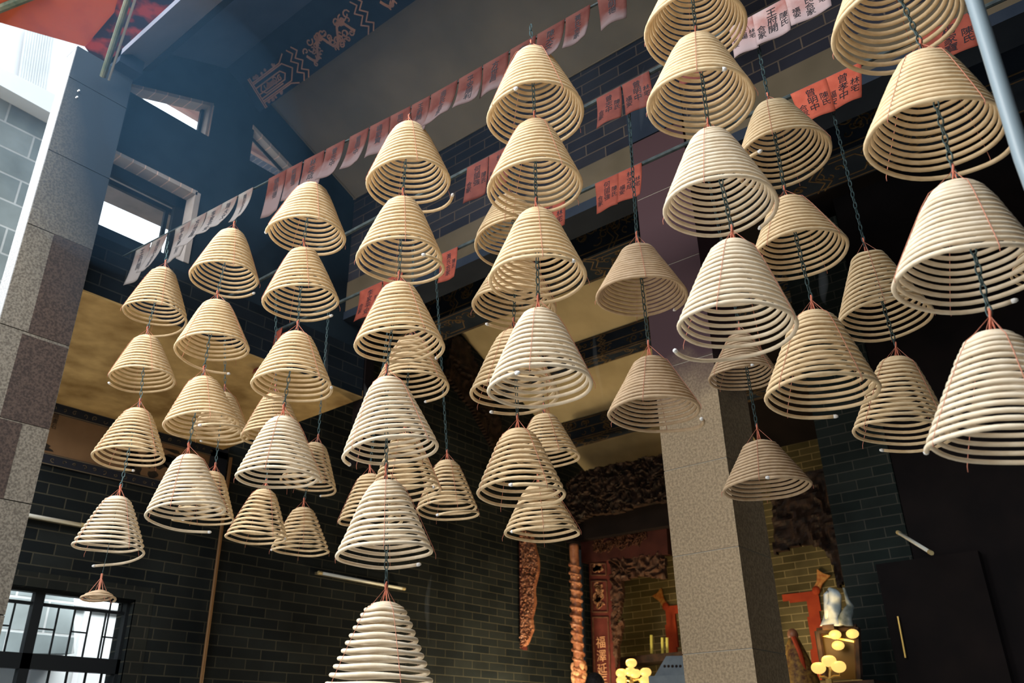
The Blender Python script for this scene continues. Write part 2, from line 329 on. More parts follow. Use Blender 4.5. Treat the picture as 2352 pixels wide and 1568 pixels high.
# brick reveals seen inside the openings (paler: daylight on them is put into the colour)
rv = MB()
rv.prism([(LOWL, FB-.008, 5.72), (2.80, FB-.008, 5.74), (2.80, FB-.008, 5.70), (LOWL, FB-.008, 5.70)], (0, .28, 0))
rv.box((2.785, FB-.008, 5.07), (2.83, FB+.27, 5.73))
rv.prism([(2.04, FB-.008, 6.355), (2.80, FB-.008, 6.66), (2.80, FB-.008, 6.625), (2.04, FB-.008, 6.325)], (0, .125, 0))
rv.box((2.775, FB-.008, 6.31), (2.81, FB+.115, 6.64))
rv.prism([(3.20, FB-.008, 6.69), (3.66, FB-.008, 6.50), (3.63, FB-.008, 6.47), (3.20, FB-.008, 6.65)], (0, .125, 0))
struct(rv.build('trim_3', M['brick_reveal']))
# window frames in the openings
wf = MB()
wf.box((2.0, FB+.12, 5.60), (2.79, FB+.16, 5.70)).box((2.70, FB+.12, 5.07), (2.785, FB+.16, 5.7)).box((2.0, FB+.18, 5.56), (2.72, FB+.21, 5.60)).box((2.66, FB+.18, 5.07), (2.69, FB+.21, 5.58))
wo = struct(wf.build('window_2', M['frame']))
wf = MB(); wf.prism([(2.1, FB+.07, 6.385), (2.77, FB+.07, 6.65), (2.77, FB+.07, 6.63), (2.1, FB+.07, 6.36)], (0, .03, 0)).box((2.745, FB+.07, 6.31), (2.77, FB+.1, 6.63))
struct(wf.build('window_3', M['frame']))
wf = MB(); wf.prism([(3.23, FB+.07, 6.655), (3.62, FB+.07, 6.485), (3.60, FB+.07, 6.47), (3.23, FB+.07, 6.635)], (0, .03, 0))
struct(wf.build('window_4', M['frame']))
# neighbouring roof outside: eave board seen through the openings, tiled ridge below
e0 = on(2, 5.95, 235, 462); e1 = on(2, 5.95, 395, 530)
struct(MB().hexa([(2.22, FB+.30, 5.95), (3.6, FB+.30, 5.95), (3.6, e1.y, 5.95), (2.22, e0.y, 5.95), (2.22, FB+.30, 6.05), (3.6, FB+.30, 6.05), (3.6, e1.y, 6.05), (2.22, e0.y, 6.05)]).build('trim_4', M['outdark']))
struct(MB().box((2.2, FB+.28, 6.06), (4.2, FB+.5, 6.24)).build('trim_5', M['tile']))
tl = MB()
for i in range(18): tl.ball((2.26+i*.12, FB+.33, 6.28), (.035, .06, .03), 8, 6)
struct(tl.build('trim_6', M['tile'], smooth=True))
struct(MB().box((2.3, FB+.3, 7.0), (4.4, FB+.62, 7.06)).box((2.3, FB+.62, 6.97), (4.4, FB+.66, 7.1)).build('trim_7', M['pinkwall']))  # pink light on the eave underside is put into its colour
# aisle soffit of mustard plaster, dark edge post beside it
struct(MB().prism([(2.03, FB-.004, fz0-.015), (4.68, FB-.004, fz0-.015), (4.68, WB, fz0-.015), (2.32, WB, fz0-.015)], (0, 0, .075)).build('ceiling_aisle', M['soffit']))
pc = on(0, 4.67, 812, 500); 
struct(MB().box((4.68, FB-.02, 3.9), (4.78, FB+.12, 6.6)).build('trim_8', M['beam_brown']))
# roof over the court: two slopes along y
y0, y1 = -3.5, FB
def slab(p, q, t, m, name, ya=y0, yb=y1):
    (a0, z0), (a1, z1) = p, q
    return struct(MB().hexa([(a0, ya, z0), (a1, ya, z1), (a1, yb, z1), (a0, yb, z0), (a0, ya, z0+t), (a1, ya, z1+t), (a1, yb, z1+t), (a0, yb, z0+t)]).build(name, m))
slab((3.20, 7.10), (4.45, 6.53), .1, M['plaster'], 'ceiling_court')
slab((2.20, 6.82), (2.90, 7.13), .1, M['slope_blue'], 'ceiling_court_left')
slab((1.88, 6.34), (2.20, 6.60), .06, M['slope_light'], 'ceiling_eave')
slab((2.17, 6.57), (2.24, 6.62), .25, M['beam_dark'], 'trim_10')
# thin gilt edge lines along the plaster panel at the clerestory
struct(MB().tube([(3.30, FB-.02, 7.04), (4.41, FB-.02, 6.54)], .007).tube([(4.40, y1, 6.545), (4.40, y0, 6.545)], .007).build('trim_11', M['border_line']))
# painted ridge beam
bmr = empty('roof_beam', (3.0, 1, 7.0), 'dark blue ridge beam with gold dragon and lattice painting, above the front row', 'beam')
MB().prism([(2.86, y0, 7.11), (3.03, y0, 7.04), (3.24, y0, 6.86), (3.36, y0, 7.2), (2.95, y0, 7.4)][::-1], (0, y1-y0, 0)).build('beam', M['beam_dark'], bmr)
O = Vector((3.03, y1, 7.04)); V = Vector((.21, 0, -.18)); W = V.length; U = Vector((0, -1, 0))   # painted face: u along the beam from the clerestory, v down the face
if True:
    U_, V_ = V.normalized(), U            # choose the order that makes the normal face down and to the court
    N_ = U_.cross(V_)
    flip = N_.z > 0
    def PF(lines): return [[(v, u) for (u, v) in ln] for ln in lines] if not flip else lines
    rng = random.Random(4)
    L = []; BODY = []
    h = W
    L += [[(.10, 0), (.10, h)], [(.12, 0), (.12, h)]]
    for v in (.10, .16, .20): L += [[(.12, h*v/.28), (.42, h*v/.28)]]
    L += [[(.12, .045), (.5, .045), (.58, .0)], [(.12, .235), (.5, .235), (.58, .27)]]
    L += [[(.2, .10), (.46, .10), (.5, .14), (.46, .18), (.2, .18), (.16, .14), (.2, .10)], [(.12, .06), (.52, .06), (.6, .14), (.52, .22), (.12, .22)]]
    L += curls(rng, .2, .46, .105, .175, 12, .028)+curls(rng, .14, .46, .0, .045, 9, .018)+curls(rng, .14, .46, .235, .27, 9, .015)
    for c in (.74, 1.55, 3.0, 4.6, 6.2):
        hx = [(c-.1, .0), (c-.06, .05), (c-.12, .09), (c-.06, .14), (c-.12, .19), (c-.06, .23), (c-.1, .277)]
        L += [hx, [(a+.06, b) for a, b in hx]]
    for c0, c1 in ((.75, 1.4), (1.65, 2.7), (3.1, 4.4)):   # dragon cartouches: a winding body with clouds
        n = int((c1-c0)/.02); body = [(c0+.05+(c1-c0-.1)*i/n, .138+.07*math.sin(i*.42)) for i in range(n+1)]
        BODY.append(body); L += curls(rng, c0+.02, c1, .0, .27, 34, .04)
        for q in range(2, len(body)-2, 2):
            a, b = body[q]; L += [[(a, b), (a+.012, b+(.035 if q % 4 else -.035))]]
    pat = strokes(L if flip else [[(v, u) for (u, v) in ln] for ln in L], O, U if flip else V, V if flip else U, .011, .003)
    strokes(BODY if flip else [[(v, u) for (u, v) in ln] for ln in BODY], O, U if flip else V, V if flip else U, .022, .002, pat)
    pat.build('painted_pattern', M['gold_ridge'], bmr)
# brick front of the inner hall above the columns
struct(MB().box((A0, -3.5, 5.60), (A0+.28, FB, 7.6)).build('wall_front', M['brick_front']))
struct(MB().box((A0+.0, FB, 5.6), (A0+.28, WB, 9)).build('wall_front_upper', M['brick_front']))
struct(MB().box((A0-.004, 2.345, 5.28), (A0+.2, FB, 5.60)).box((A0-.004, -3.5, 5.28), (A0+.2, 1.90, 5.60)).build('trim_12', M['band']))
struct(MB().box((A0-.02, -3.5, 5.20), (A0+.24, 1.9, 5.28)).box((A0-.02, 2.345, 5.20), (A0+.24, FB, 5.28)).build('trim_15', M['beam_dark']))
struct(MB().box((A0-.01, 1.90, 5.60), (A0+.2, 2.345, 5.9)).build('trim_16', M['beam_dark']))
# hall roof: front slope, ridge, back slope
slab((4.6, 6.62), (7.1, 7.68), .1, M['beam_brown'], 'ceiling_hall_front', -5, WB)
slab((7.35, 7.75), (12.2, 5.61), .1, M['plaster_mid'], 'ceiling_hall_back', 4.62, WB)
slab((7.35, 7.75), (12.2, 5.61), .1, M['beam_brown'], 'ceiling_hall_right', -5, 4.62)  # same slope in near-black: shade of the dark hall put into colour
def painted_beam(name, a0, a1, z0, z1, label, seed, n=60, yb=WB, ya=-4):
    e = empty('roof_beam', (a0, 1, z0), label, 'beam')
    e = e; bm_ = MB().box((a0, ya, z0), (a1, yb, z1)).build('beam', M['beam_dark'], e)
    rg = random.Random(seed); hh = z1-z0; w_ = a1-a0
    # front face: u towards -y, v up ; underside: u towards -y, v towards +x
    Lf = [[(0, .06*hh), (yb-ya, .06*hh)], [(0, .5*hh), (yb-ya, .5*hh)], [(0, .94*hh), (yb-ya, .94*hh)]]+curls(rg, 0, 7, .08*hh, .48*hh, n, min(.09, hh*.2))+curls(rg, 0, 7, .52*hh, .92*hh, n, min(.09, hh*.2))
    for q in range(9):
        u0 = .3+q*.8; Lf += [[(u0+.08*(i % 2), hh*i/8) for i in range(9)], [(u0+.06+.08*(i % 2), hh*i/8) for i in range(9)]]
    mb = strokes(Lf, (a0, yb, z0), (0, -1, 0), (0, 0, 1), .011, .004)
    Lu = [[(0, .06*w_), (yb-ya, .06*w_)], [(0, .94*w_), (yb-ya, .94*w_)]]+curls(rg, 0, 7, .08*w_, .92*w_, n, min(.08, w_*.35))
    for q in range(5):
        u0 = .5+q*1.3; Lu += [[(u0, 0), (u0+.12, w_*.25), (u0, w_*.5), (u0+.12, w_*.75), (u0, w_)], [(u0+.07, 0), (u0+.19, w_*.25), (u0+.07, w_*.5), (u0+.19, w_*.75), (u0+.07, w_)], [(u0+.25, w_*.2), (u0+.5, w_*.2), (u0+.6, w_*.5), (u0+.5, w_*.8), (u0+.25, w_*.8)]]
    strokes([[(v, u) for u, v in ln] for ln in Lu], (a0, yb, z0), (1, 0, 0), (0, -1, 0), .011, .004, mb)
    mb.build('painted_pattern', M['gold_dim'], bm_); return e
painted_beam('b', 6.95, 7.45, 6.66, 7.60, 'deep painted ridge beam of the inner hall with faint gold scrolls', 11, 110)
painted_beam('b', 9.16, 9.42, 6.61, 6.94, 'narrow painted beam crossing the tan hall ceiling, nearer of two', 12, 70)
painted_beam('b', 10.45, 10.75, 6.02, 6.36, 'painted beam with gold zigzags just above the carved frieze', 13, 70)
# king-post carving on the side wall under the hall roof
relief_poly = [(0, 0), (.35, -.1), (.95, -.95), (1.35, -1.55), (1.1, -1.75), (.45, -1.1), (-.15, -.75)]
kp = on(1, WB-.051, 1040, 760)
e = empty('roof_bracket', kp, 'dark carved bracket board under the hall roof beside the side wall', 'bracket')
relief('carving', M['wood_dark'], e, kp, (1, 0, 0), (0, 0, 1), relief_poly, .035, .03, 5, .05, None, 3)
# back wall of the altar and the right-hand wall of the hall
struct(MB().box((12, -5, .6), (12.3, WB, 6)).build('wall_back', M['brick_altar']))
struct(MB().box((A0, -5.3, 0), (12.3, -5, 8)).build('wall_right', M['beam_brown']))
struct(MB().box((-8, -1.5, 0), (A0, -1.3, 6.4)).build('wall_skyblock_right', M['beam_brown']))  # added out of view to keep sky light off the right side
struct(MB().box((-4.9, -1.5, 0), (-4.6, 9, 7.2)).build('wall_skyblock_rear', M['rear_block']))  # added behind the camera to block low sky light from the hall
struct(MB().box((8.52, -5, .6), (9.3, 2.015, 8)).build('wall_shade_sheet', M['beam_brown']))  # near-black sheet in place of the unlit depth right of the pier
struct(MB().box((8.5, 2.02, .6), (8.9, 2.68, 7)).build('wall_pier', M['brick_pier']))
struct(MB().box((8.4, 1.45, .6), (8.99, 2.33, 3.15)).build('trim_13', M['beam_brown']))
# ---------------------------------------------------------------- granite pillars
p1 = empty('granite_pillar', (1.83, 5.45, 0), 'stained granite pillar at the left edge, bright on its outer side', 'pillar')
px0, px1, py0 = 1.62, 2.05, 5.26
zz = [0, .75, 1.55, 2.35, 2.98, 3.45, 4.02, 4.75, 5.35, 6.0, 6.30]
for i, (za, zb) in enumerate(zip(zz[:-1], zz[1:])):
    MB().box((px0, py0, za+.003), (px1, FB, zb-.003)).build('stone_block', M['granite_left'], p1)
MB().box((px0-.004, py0+.004, 0), (px0, FB-.003, 6.28)).build('outer_face', M['granite_side_lit'], p1)
st = MB(); st.box((px0+.17, py0-.0015, 4.02), (px1-.004, py0, 4.75)).box((px0+.14, py0-.0015, 3.45), (px1-.004, py0, 4.0)).box((px0+.06, py0-.0015, 2.98), (px1-.16, py0, 3.44))
st.build('stain', M['granite_stain'], p1)
MB().box((px0+.005, py0+.005, 0), (px1-.005, FB-.005, 6.29)).build('core', M['joint_dark'], p1)
for zb in (5.92, 5.86): MB().tube([(1.70, py0-.02, zb), (1.70, py0+.01, zb)], .006).build('bolt', M['ash'], p1)
p2 = empty('granite_pillar', (4.61, 2.1, 0), 'speckled tan granite column in front of the altar, darkened by soot above', 'pillar')
cx0, cx1, cy0, cy1 = 4.41, 4.85, 1.92, 2.33
zz = [0, .8, 1.55, 2.08, 2.61, 3.12, 3.78, 4.5, 5.1, 5.6]
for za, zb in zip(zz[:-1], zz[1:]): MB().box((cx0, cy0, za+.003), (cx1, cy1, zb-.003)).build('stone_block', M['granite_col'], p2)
MB().box((cx0+.003, cy0+.003, 0), (cx1-.003, cy1-.003, 5.6)).build('core', M['joint'], p2)
# ---------------------------------------------------------------- outside on the left: grey brick building, cornice, white block, red canopy
q0, q1 = on(1, 8.2, -300, 250), on(1, 8.2, 260, 470)
def quad_slab(pts, off, name, m, kind=True, **kw):
    o = MB().prism(pts, off).build(name, m)
    return struct(o) if kind else tag(o, **kw)
P = lambda yv, x, y: on(1, yv, x, y)
quad_slab([P(8.6, -400, -25), P(8.6, 170, 288), P(8.6, 170, 1500), P(8.6, -400, 1500)], (0, .3, 0), 'wall_outside', M['brick_out'])
quad_slab([P(8.4, -300, 5), P(8.4, 165, 236), P(8.4, 160, 283), P(8.4, -300, 30)], (0, .2, 0), 'trim_14', M['outpale'])
hb = tag(quad_slab([P(14, -300, -60), P(14, 330, 60), P(14, 330, 300), P(14, -300, 200)], (0, .5, 0), 'building', M['white'], False, label='overexposed white building front beyond the pillar, under the red canvas', cat='building'))
slats = MB()
for i in range(12):
    x = 62+i*6; slats.tube([P(13.9, x, 60), P(13.9, x-22, 210)], .02, 5)
slats.build('slat', M['outpale'], hb); bpy.data.objects[hb.name]
# canopy
cz = 7.35
pts = [(-60, 35), (205, 110), (300, 0), (330, -60), (60, -60)]
cp = [on(2, cz, *p) for p in pts]
cn = empty('red_canopy', cp[1], 'red canvas awning at the top left corner, singed along its inner edge', 'awning')
MB().prism(cp, (0, 0, .02)).build('canvas', M['canopy'], cn)
MB().prism([on(2, cz-.012, *p) for p in ((195, 108), (262, 30), (285, -60), (600, -60), (560, 20), (300, 190), (225, 150))], (0, 0, .008)).build('singed_edge', M['canopy_dark'], cn)
MB().tube([on(2, cz-.03, -40, 36), on(2, cz-.03, 95, -18)], .035, 8).build('edge_pole', M['post'], cn)
pa, pb = on(1, 5.2, 236, 176), on(1, 4.6, 306, -40)
gp = empty('gutter_post', pa, 'dark green slanting roof strut at the top of the left pillar', 'strut')
MB().tube([pa, pb], .022, 10).build('post', M['post'], gp); MB().tube([pa+Vector((.045, 0, 0)), pb+Vector((.045, 0, 0))], .009, 8).build('edge_strip', M['joint'], gp)
MB().box((1.88, 5.15, 6.28), (2.06, FB, 6.40)).build('bracket', M['beam_dark'], gp)
# ---------------------------------------------------------------- mural under the soffit
mt, mbm = 4.49, 4.02; mx0, mx1 = 2.1, 4.45
mu = empty('mural', (3.3, WB, 4.2), 'brown wall painting of rocks and foliage with a patterned border', 'painting')
MB().box((mx0, WB-.012, mbm), (mx1+.3, WB, mt+.03)).build('painted_ground', M['mural'], mu)
bd = MB().box((mx0, WB-.02, mt-.07), (mx1+.3, WB-.01, mt+.035)).box((mx0, WB-.02, mbm-.07), (mx1+.3, WB-.01, mbm+.03)).box((mx1+.1, WB-.02, mbm), (mx1+.3, WB-.01, mt))
bd.build('border', M['border'], mu)
lines = [[(0, y), (2.45, y)] for y in (mt-.065, mt+.025, mbm-.065, mbm+.022)]
rg = random.Random(2)
for yb_ in (mt-.022, mbm-.022):
    for i in range(26): lines += curls(rg, .05+i*.095, .12+i*.095, yb_-.03, yb_+.03, 1, .026)
strokes(lines, (mx0, WB-.021, 0), (1, 0, 0), (0, 0, 1), .006, .002).build('border_pattern', M['border_line'], mu)
ik = MB()
def blob(cx, cz, rx, rz, n=22, sd=0, sp=.35):
    rr = random.Random(sd); pts = [(cx+rx*(1+sp*rr.uniform(-1, 1))*math.cos(2*math.pi*i/n), WB-.014, cz+rz*(1+sp*rr.uniform(-1, 1))*math.sin(2*math.pi*i/n)) for i in range(n)]
    ik.prism(pts, (0, .003, 0))
blob(2.35, 4.13, .32, .09, sd=1); blob(2.62, 4.17, .2, .06, sd=2); blob(2.85, 4.10, .16, .05, sd=3); blob(2.15, 4.22, .12, .09, sd=7)
for i in range(26):
    a = rg.uniform(0, 6.28); c = (rg.choice((3.75, 3.95, 4.2)), rg.uniform(4.1, 4.38)); L_ = rg.uniform(.06, .16)
    blob(c[0]+L_*.5*math.cos(a), c[1]+L_*.5*math.sin(a), .03+abs(math.cos(a))*L_*.5, .012+abs(math.sin(a))*L_*.5, 10, i+20)
ik.build('painted_shapes', M['mural_ink'], mu)
# ---------------------------------------------------------------- text helper
_tc = {}
def text_geo(s, size, sp=1.0):
    if (s, size) in _tc: return _tc[(s, size)]
    cu = bpy.data.curves.new('t', 'FONT'); cu.body = s; cu.size = size; cu.align_x = 'CENTER'; cu.space_line = sp; cu.resolution_u = 2
    o = bpy.data.objects.new('t', cu); C.objects.link(o); bpy.context.view_layer.update()
    dg = bpy.context.evaluated_depsgraph_get(); me = bpy.data.meshes.new_from_object(o.evaluated_get(dg))
    v = [tuple(p.co) for p in me.vertices]; f = [tuple(p.vertices) for p in me.polygons]
    bpy.data.objects.remove(o); bpy.data.curves.remove(cu); bpy.data.meshes.remove(me)
    if v:
        my = max(p[1] for p in v); v = [(p[0], p[1]-my, 0) for p in v]
    _tc[(s, size)] = (v, f); return v, f
wv, wf_ = text_geo('題\n畫\n石', .05)
MB().add([(2.98+x, WB-.016, 4.42+y) for x, y, z in wv], wf_).add([(2.9+x, WB-.016, 4.40+y) for x, y, z in wv], wf_).build('inscription', M['mural_ink'], mu)
# ---------------------------------------------------------------- barred window in the side wall
wn = MB(); 
def zb(x, z): return (x, z)
wn.box((1.6, WB+.10, 2.80), (4.03, WB+.13, 2.825))
wn.box((1.6, WB+.08, 2.30), (4.03, WB+.15, 2.42)).box((1.6, WB+.08, 2.9), (4.03, WB+.15, 2.925)).box((4.0, WB+.08, 1.9), (4.03, WB+.15, 2.9))
wn.box((3.19, WB+.08, 1.9), (3.27, WB+.15, 2.9))
w1 = struct(wn.build('window_1', M['frame']), 'barred window with frosted panes in the lower left corner')
ct = MB()
xs = [3.27, 3.42, 3.56, 3.70, 3.84, 3.97]
for i, x in enumerate(xs[1:-1]): ct.box((x-.006, WB+.11, 2.42), (x+.006, WB+.125, 2.80))
ct.box((3.86, WB+.11, 2.42), (3.87, WB+.125, 2.9)).box((3.97-.006, WB+.11, 2.8), (3.97+.006, WB+.125, 2.9))
for a, b, z in ((3.27, 3.42, 2.62), (3.56, 3.70, 2.62), (3.84, 3.97, 2.60), (2.8, 3.05, 2.62), (2.6, 2.8, 2.5)): ct.box((a, WB+.11, z-.006), (b, WB+.125, z+.006))
for x in (2.75, 2.92, 3.06): ct.box((x-.006, WB+.11, 2.42), (x+.006, WB+.125, 2.80))
for x in (3.0, 3.45, 3.6, 3.76, 3.9): ct.box((x-.008, WB+.11, 1.9), (x+.008, WB+.125, 2.3))
ct.build('glazing_bar', M['frame'], w1)
MB().box((1.6, WB+.118, 1.9), (4.02, WB+.12, 2.9)).build('pane', M['glass'], w1)
quad_slab([(1.2, 8.9, 1.0), (6.0, 8.9, 1.0), (6.0, 8.9, 3.9), (1.2, 8.9, 3.9)], (0, .2, 0), 'wall_alley', M['outpale'])
wp = MB()
for x in (3.35, 3.75, 4.2): wp.box((x, 8.86, 1), (x+.05, 8.9, 3.9))
wp.box((3.3, 8.85, 3.02), (4.6, 8.9, 3.05))
tag(wp.build('drain_pipe', M['white']), 'pale pipes on the wall seen through the barred window', 'pipe')
for i, (x0, x1, m, lb) in enumerate(((2.78, 2.97, 'blue', 'deep blue'), (3.45, 3.72, 'bluepale', 'pale blue left'), (3.78, 4.05, 'bluepale', 'pale blue right'))):
    tag(MB().box((x0, WB+.35, 1.7), (x1, WB+.37, 2.22)).build('poster', M[m]), lb+' poster panel outside the lower part of the barred window', 'poster')
# ---------------------------------------------------------------- conduit and wall tubes
cdo = empty('wall_conduit', (4.79, WB, 2.7), 'thin brown vertical conduit on the dark side wall', 'conduit')
MB().tube([(4.79, WB-.03, .6), (4.79, WB-.03, 2.7), (4.78, WB-.03, 4.45)], .017, 8).build('tube', M['conduit'], cdo)
def tubelight(p, q, label, ax):
    p, q = Vector(p), Vector(q); e = empty('tube_light', (p+q)/2, label, 'light')
    d = (q-p).normalized()
    MB().tube([p+d*.05, q-d*.05], .016, 10).build('tube', M['tube'], e, smooth=True)
    MB().tube([p, p+d*.05], .019, 8).tube([q-d*.05, q], .019, 8).build('end_cap', M['tubecap'], e)
    off = Vector((0, .035, 0)) if ax == 'y' else Vector((.035, 0, 0))
    s = Vector((0, 0, .012))
    MB().hexa([p+off-s, q+off-s, q+off*1.7-s, p+off*1.7-s, p+off+s, q+off+s, q+off*1.7+s, p+off*1.7+s]).build('batten', M['tubebase'], e)
tubelight((2.4, WB-.07, 3.478), (3.42, WB-.07, 3.478), 'unlit fluorescent tube on the dark wall beside the left pillar', 'y')
tubelight((6.02, WB-.07, 3.435), (7.35, WB-.07, 3.425), 'unlit fluorescent tube behind the lowest central incense coil', 'y')
a_, b_ = on(0, 8.2, 2062, 1222), on(0, 7.6, 2140, 1270)
tubelight(a_, b_, 'dim slanting tube light in the black area at the right', 'x')
# ---------------------------------------------------------------- carved wood: hanging bracket, dragon pole, screen, frieze
def px_poly(ax, val, pts, O, U, V):
    out = []
    for p in pts:
        q = on(ax, val, *p)-O; out.append((q.dot(U), q.dot(V)))
    return out
X, Y, Z = Vector((1, 0, 0)), Vector((0, 1, 0)), Vector((0, 0, 1))
av = 9.62                                            # bracket hangs square to the side wall
O = on(0, av, 1197, 1494)
e = empty('carved_bracket', O, 'reddish carved wooden wing bracket hanging on the brick side wall', 'ornament')
pl = px_poly(0, av, [(1197, 1490), (1212, 1478), (1225, 1445), (1222, 1420), (1230, 1385), (1228, 1350), (1238, 1310), (1236, 1280), (1222, 1225), (1197, 1215)], O, -Y, Z)
relief('carving', M['wood_red_lit'], e, O, -Y, Z, pl, .009, .035, 24, .03, -.15, 5)
MB().prism([on(0, av-.02, *p) for p in ((1192, 1220), (1197, 1220), (1201, 1492), (1195, 1488))], (.1, 0, 0)).build('edge_board', M['wood_red'], e)
pa = 10.2
t0 = on(0, pa, 1318, 1250); t1 = on(0, pa, 1332, 1600)
dp = empty('dragon_pole', (t1.x, t1.y, .65), 'slim pole wrapped by a gilded carved dragon', 'pole')
n = 60; MB().tube([t0.lerp(t1, i/n) for i in range(n+1)], .068, 12).build('shaft', M['wood_red_lit'], dp, smooth=True)
MB().tube([t1, (t1.x, t1.y, .65)], .05, 10).build('lower_shaft', M['wood_red'], dp, smooth=True)
pth = []; rad = []
for i in range(620):
    t = i/619; c = t0.lerp(t1, .12+.85*t); th = t*2*math.pi*15; rr = .066
    pth.append(c+Vector((rr*math.cos(th), rr*math.sin(th), 0))); rad.append(.025+.006*math.sin(i*.8)+.008*math.sin(i*.17))
MB().tube(pth, rad, 7).build('dragon_body', M['wood_red_lit'], dp)
hd = MB(); rg = random.Random(8)
for i in range(46):
    t = rg.choice([rg.uniform(.80, .9), rg.uniform(.15, 1)]); c = t0.lerp(t1, t); a = rg.uniform(0, 6.28); s = .018+.03*(.78 < t < .9)
    hd.ball(c+Vector((.075*math.cos(a), .075*math.sin(a), 0)), (s*rg.uniform(.5, 1), s*rg.uniform(.5, 1), s*rg.uniform(.6, 1.4)), 7, 5)
hd.build('dragon_scales', M['gold'], dp)
# screen: red-lacquer panel post, lintel, frieze
sa = 10.6
scn = empty('carved_screen', on(0, sa, 1380, 1560), 'dark lacquered altar screen with gold carved panels and a lintel', 'screen')
def plate(pts, a, off, name, m, par): return MB().prism([on(0, a, *p) for p in pts], (off, 0, 0)).build(name, m, par)
plate([(1352, 1285), (1404, 1283), (1418, 1640), (1366, 1640)], sa, .12, 'panel_post', M['wood_red'], scn)
plate([(1333, 1228), (1530, 1192), (1534, 1272), (1336, 1292)], sa-.05, .15, 'lintel', M['wood_lintel'], scn)
plate([(1322, 1262), (1334, 1262), (1346, 1640), (1334, 1640)], sa+.2, .05, 'rear_post', M['beam_dark'], scn)
for (ya, yb_) in ((1294, 1320), (1334, 1405), (1417, 1640)):
    f = (ya-1285)/355
    xl = 1356+14*f; xr = 1391+14*f; f2 = (yb_-1285)/355; xl2 = 1356+14*f2; xr2 = 1391+14*f2
    O = on(0, sa-.012, xl2, yb_)
    mbx = MB()
    for (p, q) in (((xl, ya), (xr, ya)), ((xr, ya), (xr2, yb_)), ((xr2, yb_), (xl2, yb_)), ((xl2, yb_), (xl, ya))): mbx.tube([on(0, sa-.012, *p), on(0, sa-.012, *q)], .012, 6)
    mbx.build('panel_frame', M['wood_brown'], scn)
for i, (yy, s) in enumerate(((1475, '福'), (1506, '澤'), (1537, '延'), (1563, '年'))):
    v, f = text_geo(s, .17); c = on(0, sa-.02, 1379+(yy-1475)*.05, yy-14)
    MB().add([(c.x, c.y-x, c.z+y) for x, y, z in v], f).build('gold_character', M['gold'], scn)
for (xa, xb, ya, yb_, sd) in ((1360, 1389, 1296, 1318, 1), (1362, 1392, 1338, 1402, 2)):
    O = on(0, sa-.01, xa, yb_); rg = random.Random(sd); hU = (on(0, sa, xb, yb_)-O).dot(-Y); hV = (on(0, sa, xa, ya)-O).z
    strokes(curls(rg, 0, hU, 0, hV, 26, .05), O, -Y, Z, .016, .015).build('gilt_carving', M['gold'], scn)
O = on(0, sa-.06, 1345, 1286); rg = random.Random(7)
strokes(curls(rg, .05, 1.1, .02, .34, 70, .07), O, -Y, Z, .012, .012).build('lintel_carving', M['wood_brown'], scn)
O = on(0, sa-.02, 1420, 1530)
pl = px_poly(0, sa, [(1402, 1285), (1530, 1270), (1532, 1330), (1470, 1322), (1432, 1335), (1434, 1370), (1428, 1400), (1434, 1440), (1424, 1480), (1426, 1505), (1416, 1532), (1413, 1500)], O, -Y, Z)
relief('leaf_carving', M['wood_leaf'], scn, O, -Y, Z, pl, .02, .05, 9, .04, -.2, 6)
O = on(0, sa-.5, 1310, 1190)
pl = px_poly(0, sa-.5, [(1305, 1110), (1340, 1082), (1430, 1062), (1540, 1040), (1540, 1150), (1470, 1160), (1420, 1178), (1360, 1182), (1325, 1200), (1300, 1180)], O, -Y, Z)
fr = empty('carved_frieze', O, 'blackened frieze of carved scrolls between the hall beam and altar screen', 'carving')
relief('carving', M['wood_dark'], fr, O, -Y, Z, pl, .018, .06, 12, .06, None, 9)
plate([(1300, 1200), (1540, 1150), (1540, 1205), (1300, 1245)], sa-.2, .3, 'lower_beam', M['beam_brown'], fr)
# right of the column: carved fringe and lintel
O = on(0, 10.2, 1780, 1300)
e = empty('carved_fringe', O, 'dark carved fringe over the altar niche right of the column', 'carving')
pl = px_poly(0, 10.2, [(1770, 1100), (1920, 1075), (1945, 1330), (1925, 1350), (1915, 1300), (1890, 1255), (1840, 1250), (1780, 1272)], O, -Y, Z)
relief('carving', M['wood_dark'], e, O, -Y, Z, pl, .03, .05, 6, .05, None, 12)
# red cloths, ornaments, candles
def cloth(pts, a, name, label):
    e = empty(name, on(0, a, *pts[0]), label, 'drape'); return e
aa = 11.97
def drape(poly, label, seed):
    O = on(0, aa, *poly[0]); e = empty('red_drape', O, label, 'drape')
    pl = px_poly(0, aa, poly, O, -Y, Z); relief('cloth', M['cloth'], e, O, -Y, Z, pl, .03, .03, 1.6, .02, None, seed); return e
drape([(1528, 1392), (1560, 1390), (1600, 1392), (1600, 1412), (1553, 1410), (1560, 1560), (1541, 1560)], 'red cloth hung on the altar brick left of the column', 1)
drape([(1796, 1362), (1878, 1352), (1900, 1560), (1870, 1560), (1852, 1380), (1800, 1382)], 'red cloth swag and strip right of the column', 2)
def ornament(c, ang, label, sc_=.17):
    p = on(0, aa-.02, *c); e = empty('paper_ornament', p, label, 'ornament')
    d = Vector((0, -math.cos(ang), math.sin(ang))); n = Vector((0, math.sin(ang), math.cos(ang)))
    MB().prism([p-d*sc_*.6-n*.05, p+d*sc_*.1-n*.04, p+d*sc_-n*.10, p+d*sc_*.9, p+d*sc_+n*.10, p+d*sc_*.1+n*.04, p-d*sc_*.6+n*.05], (.03, 0, 0)).build('fan', M['ornament'], e)
    MB().ball(p-d*.1, (.03, .06, .06), 9, 6).build('rosette', M['cloth'], e)
ornament((1521, 1380), 2.1, 'orange paper ornament on the altar brick left of the column')
ornament((1881, 1340), 1.0, 'orange paper ornament at the corner of the right red cloth')
